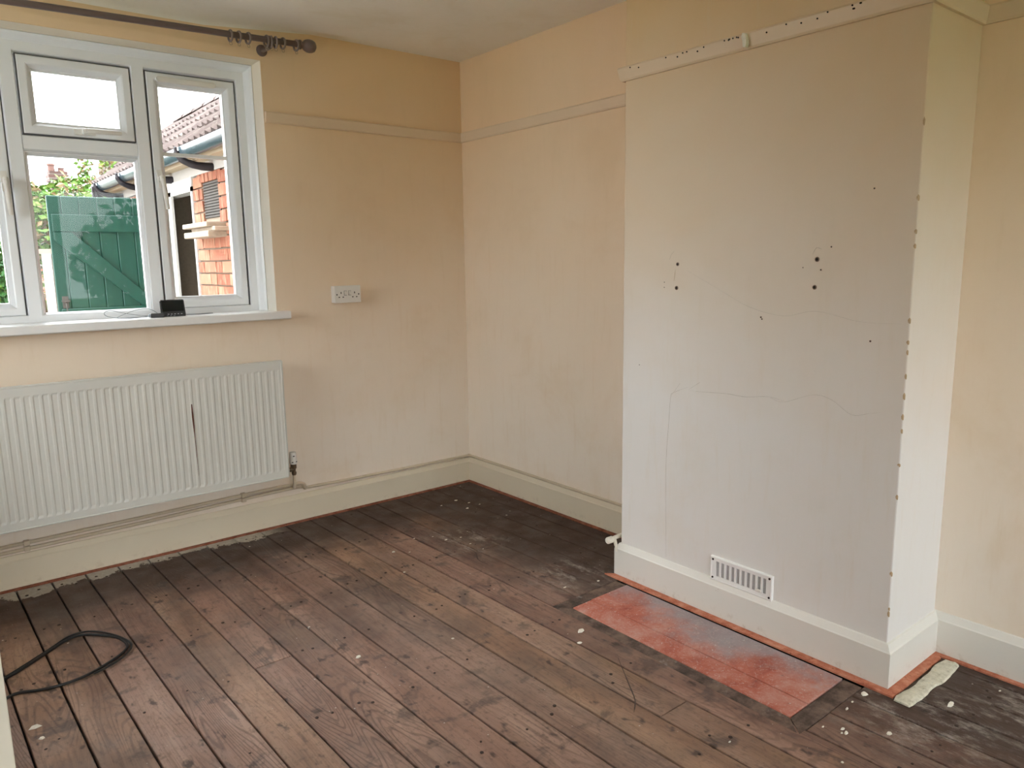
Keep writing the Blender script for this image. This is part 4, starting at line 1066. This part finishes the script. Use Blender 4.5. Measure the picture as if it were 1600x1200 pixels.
# green ledged and braced door standing open against nothing, hinged on the outbuilding
gd = empty('plank_door', (OX-.02, DY1, OG)); tag(gd, 'green ledged and braced plank door standing open in the yard', 'door')
def gdc(o): return wlocal(o, gd)
gx = [-1.745, -1.662, -1.556, -1.447, -1.339, -1.228, -1.118, OX-.018]
for a, c in zip(gx, gx[1:]):
    b = B(); box(b, a+.0004, c-.0004, DY1-.002+random.uniform(-.001, .001), DY1+.022, OG+.06, 1.783+random.uniform(-.002, .002)); gdc(obj('plank', b, M['green'], None, None, .005, 1))
for z0, z1 in ((1.545, 1.660), (.935, 1.030), (.10, .22)):
    b = B(); box(b, -1.728, OX-.03, DY1-.024, DY1-.003, z0, z1); gdc(obj('ledge', b, M['green'], None, None, .004, 1))
b = B(); prism(b, [(-1.726, 1.544), (-1.617, 1.544), (-1.10, 1.030), (-1.215, 1.030), (-1.726, 1.490)], DY1-.023, DY1-.0035, 'y'); gdc(obj('brace', b, M['green'], None, None, .004, 1))
b = B(); prism(b, [(-1.600, .934), (-1.5, .934), (-1.06, .221), (-1.16, .221)], DY1-.023, DY1-.0035, 'y'); gdc(obj('brace', b, M['green'], None, None, .004, 1))
b = B(); box(b, -1.716, -1.680, DY1-.006, DY1-.002, 1.035, 1.115); box(b, -1.722, -1.672, DY1-.018, DY1-.006, 1.078, 1.088)
tube(b, catmull([(-1.698, DY1-.006, 1.075), (-1.698, DY1-.03, 1.055), (-1.697, DY1-.032, 1.02), (-1.697, DY1-.006, 1.0)], 4), .004, 6); gdc(obj('latch', b, M['mesh']))

# foliage
def leaves(name, blobs, n, size, mat, parent):
    vs = []; fs = []
    for _ in range(n):
        c, rad = random.choice(blobs)
        d = Vector((random.gauss(0, 1), random.gauss(0, 1), random.gauss(0, 1))).normalized() * (random.random()**.4)
        p = Vector(c) + Vector((d.x*rad[0], d.y*rad[1], d.z*rad[2]))
        a = Vector((random.gauss(0, 1), random.gauss(0, 1), random.gauss(0, .7))).normalized(); s = a.cross(Vector((random.gauss(0, 1), random.gauss(0, 1), random.gauss(0, 1)))).normalized(); nn = a.cross(s)
        L = size*random.uniform(.6, 1.3); W_ = L*.30
        k = len(vs)
        vs += [p, p + a*L*.5 + s*W_ + nn*W_*.3, p + a*L, p + a*L*.5 - s*W_ + nn*W_*.3]
        fs += [(k, k+1, k+2), (k, k+2, k+3)]
    me = bpy.data.meshes.new(name); me.from_pydata([tuple(v) for v in vs], [], fs); me.materials.append(mat)
    o = link(name, me, None); tag(o, kind='stuff'); return wlocal(o, parent)
def shrub(name, label, loc, blobs, n, size, mats, h):
    s = empty(name, loc); tag(s, label, 'shrub', 'greenery in the yard')
    for mt, f in mats: leaves('foliage', blobs, int(n*f), size, M[mt], s)
    for k in range(4):
        b = B(); x, y, z = loc; a = random.uniform(-.25, .25); c = random.uniform(-.2, .2)
        tube(b, catmull([(x+a*.3, y+c*.3, z), (x+a, y+c, z+h*.45), (x+a*2, y+c*1.6, z+h*.85)], 4), [.03]*4+[.022]*4+[.010], 6); wlocal(obj('stem', b, M['bark'], None, 60), s)
    return s
shrub('shrub', 'bright green and russet shrub behind the green door', (-1.15, 6.2, OG), [((-1.35, 6.0, 1.75), (.34, .4, .45)), ((-.95, 6.1, 1.95), (.40, .4, .36)), ((-1.15, 6.3, 1.3), (.5, .4, .7)), ((-.62, 6.3, 1.85), (.34, .3, .26)), ((-1.42, 5.9, 1.95), (.16, .3, .22))], 5200, .085, (('leaf', .75), ('leaf2', .25)), 2.1)
shrub('shrub', 'dense green bush outside the window, beyond the weathered fence', (-1.95, 5.2, OG), [((-1.95, 5.2, 1.35), (.32, .4, .55)), ((-2.2, 5.4, 1.1), (.5, .4, .7)), ((-1.85, 5.2, .95), (.26, .4, .5))], 4200, .075, (('leaf3', .8), ('leaf', .2)), 1.7)
shrub('shrub', 'thin wispy climber over the far corner of the outbuilding roof', (-.35, 7.4, OG), [((-.50, 7.4, 2.30), (.25, .2, .22)), ((-.32, 7.4, 2.52), (.16, .2, .26)), ((-.60, 7.4, 2.5), (.10, .1, .3))], 420, .07, (('leaf', .6), ('leaf2', .4)), 2.6)
# unseen house added across the yard to shade the yard and the outbuilding
nh = empty('house', (-7.0, 5.0, OG)); tag(nh, 'tall unseen brick house added across the yard to shade the outbuilding', 'house')
b = B(); box(b, -9.4, -4.6, 1.8, 9.5, OG, 4.4); wlocal(obj('house_wall', b, M['bricktex']), nh)
b = B(); prism(b, [(-9.7, 4.3), (-4.3, 4.3), (-7.0, 6.4)], 1.6, 9.7, 'y'); wlocal(obj('house_roof', b, M['tile']), nh)
# trees and a gabled house across the rear garden (seen only as reflections in the panes)
for tx, ty, th, lab in ((-7.5, -19.0, 1.6, 'broad leafy tree at the end of the rear lawn'), (3.6, -20.5, 1.9, 'tall leafy tree beside the gabled house across the lawn'), (8.2, -19.0, 1.5, 'low leafy tree at the edge of the rear lawn')):
    tr_ = empty('tree', (tx, ty, OG)); tag(tr_, lab, 'tree', 'trees across the rear lawn')
    leaves('foliage', [((tx, ty, th), (1.9, 1.5, 1.5)), ((tx+.9, ty, th+1.0), (1.3, 1.2, 1.1)), ((tx-.8, ty+.3, th-.6), (1.6, 1.2, 1.2))], 3500, .32, M['leaf3'], tr_)
    b = B(); tube(b, [(tx, ty, OG), (tx+.05, ty, th)], [.2, .1], 8); wlocal(obj('trunk', b, M['bark'], None, 60), tr_)
gh = empty('house', (-2.6, -24.0, OG)); tag(gh, 'brick house with a white edged gable across the rear lawn', 'house')
b = B(); prism(b, [(-5.6, OG), (.4, OG), (.4, 2.6), (-2.6, 5.2), (-5.6, 2.6)], -29.0, -24.0, 'y'); wlocal(obj('house_wall', b, M['bricktex']), gh)
for a, c in (((-5.9, 2.40), (-2.6, 5.30)), ((-2.6, 5.30), (.7, 2.40))):
    b = B(); prism(b, [a, c, (c[0], c[1]+.22), (a[0], a[1]+.22)], -29.2, -23.8, 'y'); wlocal(obj('house_roof', b, M['tile']), gh)
# garden fence
fe = empty('garden_fence', (-1.43, 5.0, OG)); tag(fe, 'weathered timber fence panel with pale post beside the green door', 'fence')
b = B(); box(b, -1.475, -1.405, 4.86, 4.93, OG, 1.44); wlocal(obj('fence_post', b, M['whitewood']), fe)
b = B(); box(b, -1.36, -1.31, 4.90, 4.95, OG, 1.42); wlocal(obj('fence_post', b, M['fence']), fe)
for k in range(22):
    z = OG+.05+k*.078
    b = B(); box(b, -1.40, -.70, 4.95+random.uniform(0, .01), 4.965, z, z+.072); wlocal(obj('slat', b, M['fence']), fe)
b = B(); box(b, -1.50, -.68, 4.88, 4.98, 1.44, 1.485); wlocal(obj('coping', b, M['fence']), fe)
# houses far beyond with chimney stacks
def stack(ho, x0, x1, y, zb, zt, pots):
    b = B(); d = (x1-x0)*.9
    box(b, x0+.05, x1-.05, y, y+d, zb, zt-.30)
    box(b, x0, x1, y-.05, y+d+.05, zt-.30, zt-.10); box(b, x0+.03, x1-.03, y-.02, y+d+.02, zt-.10, zt)
    s = wlocal(obj('chimney_stack', b, M['dimbrick']), ho)
    for (px, r, hh) in pots:
        b = B(); lathe(b, [(r, 0), (r*.85, hh*.7), (r*1.1, hh*.8), (r, hh)], (px, y+d/2, zt), 'z', 12); wlocal(obj('chimney_pot', b, M['pot'], None, 40), ho)
def house(loc, w_, d_, eave, ridge, label, st):
    ho = empty('house', loc); tag(ho, label, 'house', 'houses beyond the yard')
    x, y, z = loc
    b = B(); box(b, x-w_/2, x+w_/2, y, y+d_, OG, eave); wlocal(obj('house_wall', b, M['bricktex']), ho)
    b = B(); prism(b, [(y-.2, eave), (y+d_+.2, eave), (y+d_/2, ridge)], x-w_/2-.2, x+w_/2+.2, 'x'); wlocal(obj('house_roof', b, M['tile']), ho)
    stack(ho, *st); return ho
house((3.4, 21.5, OG), 6.0, 4.0, 1.35, 2.2, 'far brick house with a chimney stack and pots above the shrub', (1.085, 1.60, 22.0, 1.2, 4.05, ((1.20, .10, .22), (1.45, .09, .12))))
house((1.9, 10.6, OG), 3.4, 3.0, 1.6, 2.5, 'nearer brick house with a squat chimney stack behind the outbuilding roof', (.36, .86, 11.0, 1.5, 3.19, ()))
PP, QQ = (1.081, 8.5, 3.42), (-3.42, .345, 3.5)
# telegraph pole behind the outbuilding and its wire to the house
tp = empty('telegraph_pole', (PP[0], PP[1], OG)); tag(tp, 'dark telegraph pole hidden behind the outbuilding roof', 'pole')
b = B(); tube(b, [(PP[0], PP[1], OG), (PP[0], PP[1], PP[2]-.012)], [.11, .08], 12); wlocal(obj('pole_shaft', b, M['bark'], None, 40), tp)
b = B(); tube(b, [QQ, [(a+c)/2 for a, c in zip(QQ, PP)], PP], .005, 6); tag(obj('telephone_wire', b, M['black']), 'thin dark telephone wire sloping across the pale sky', 'wire')
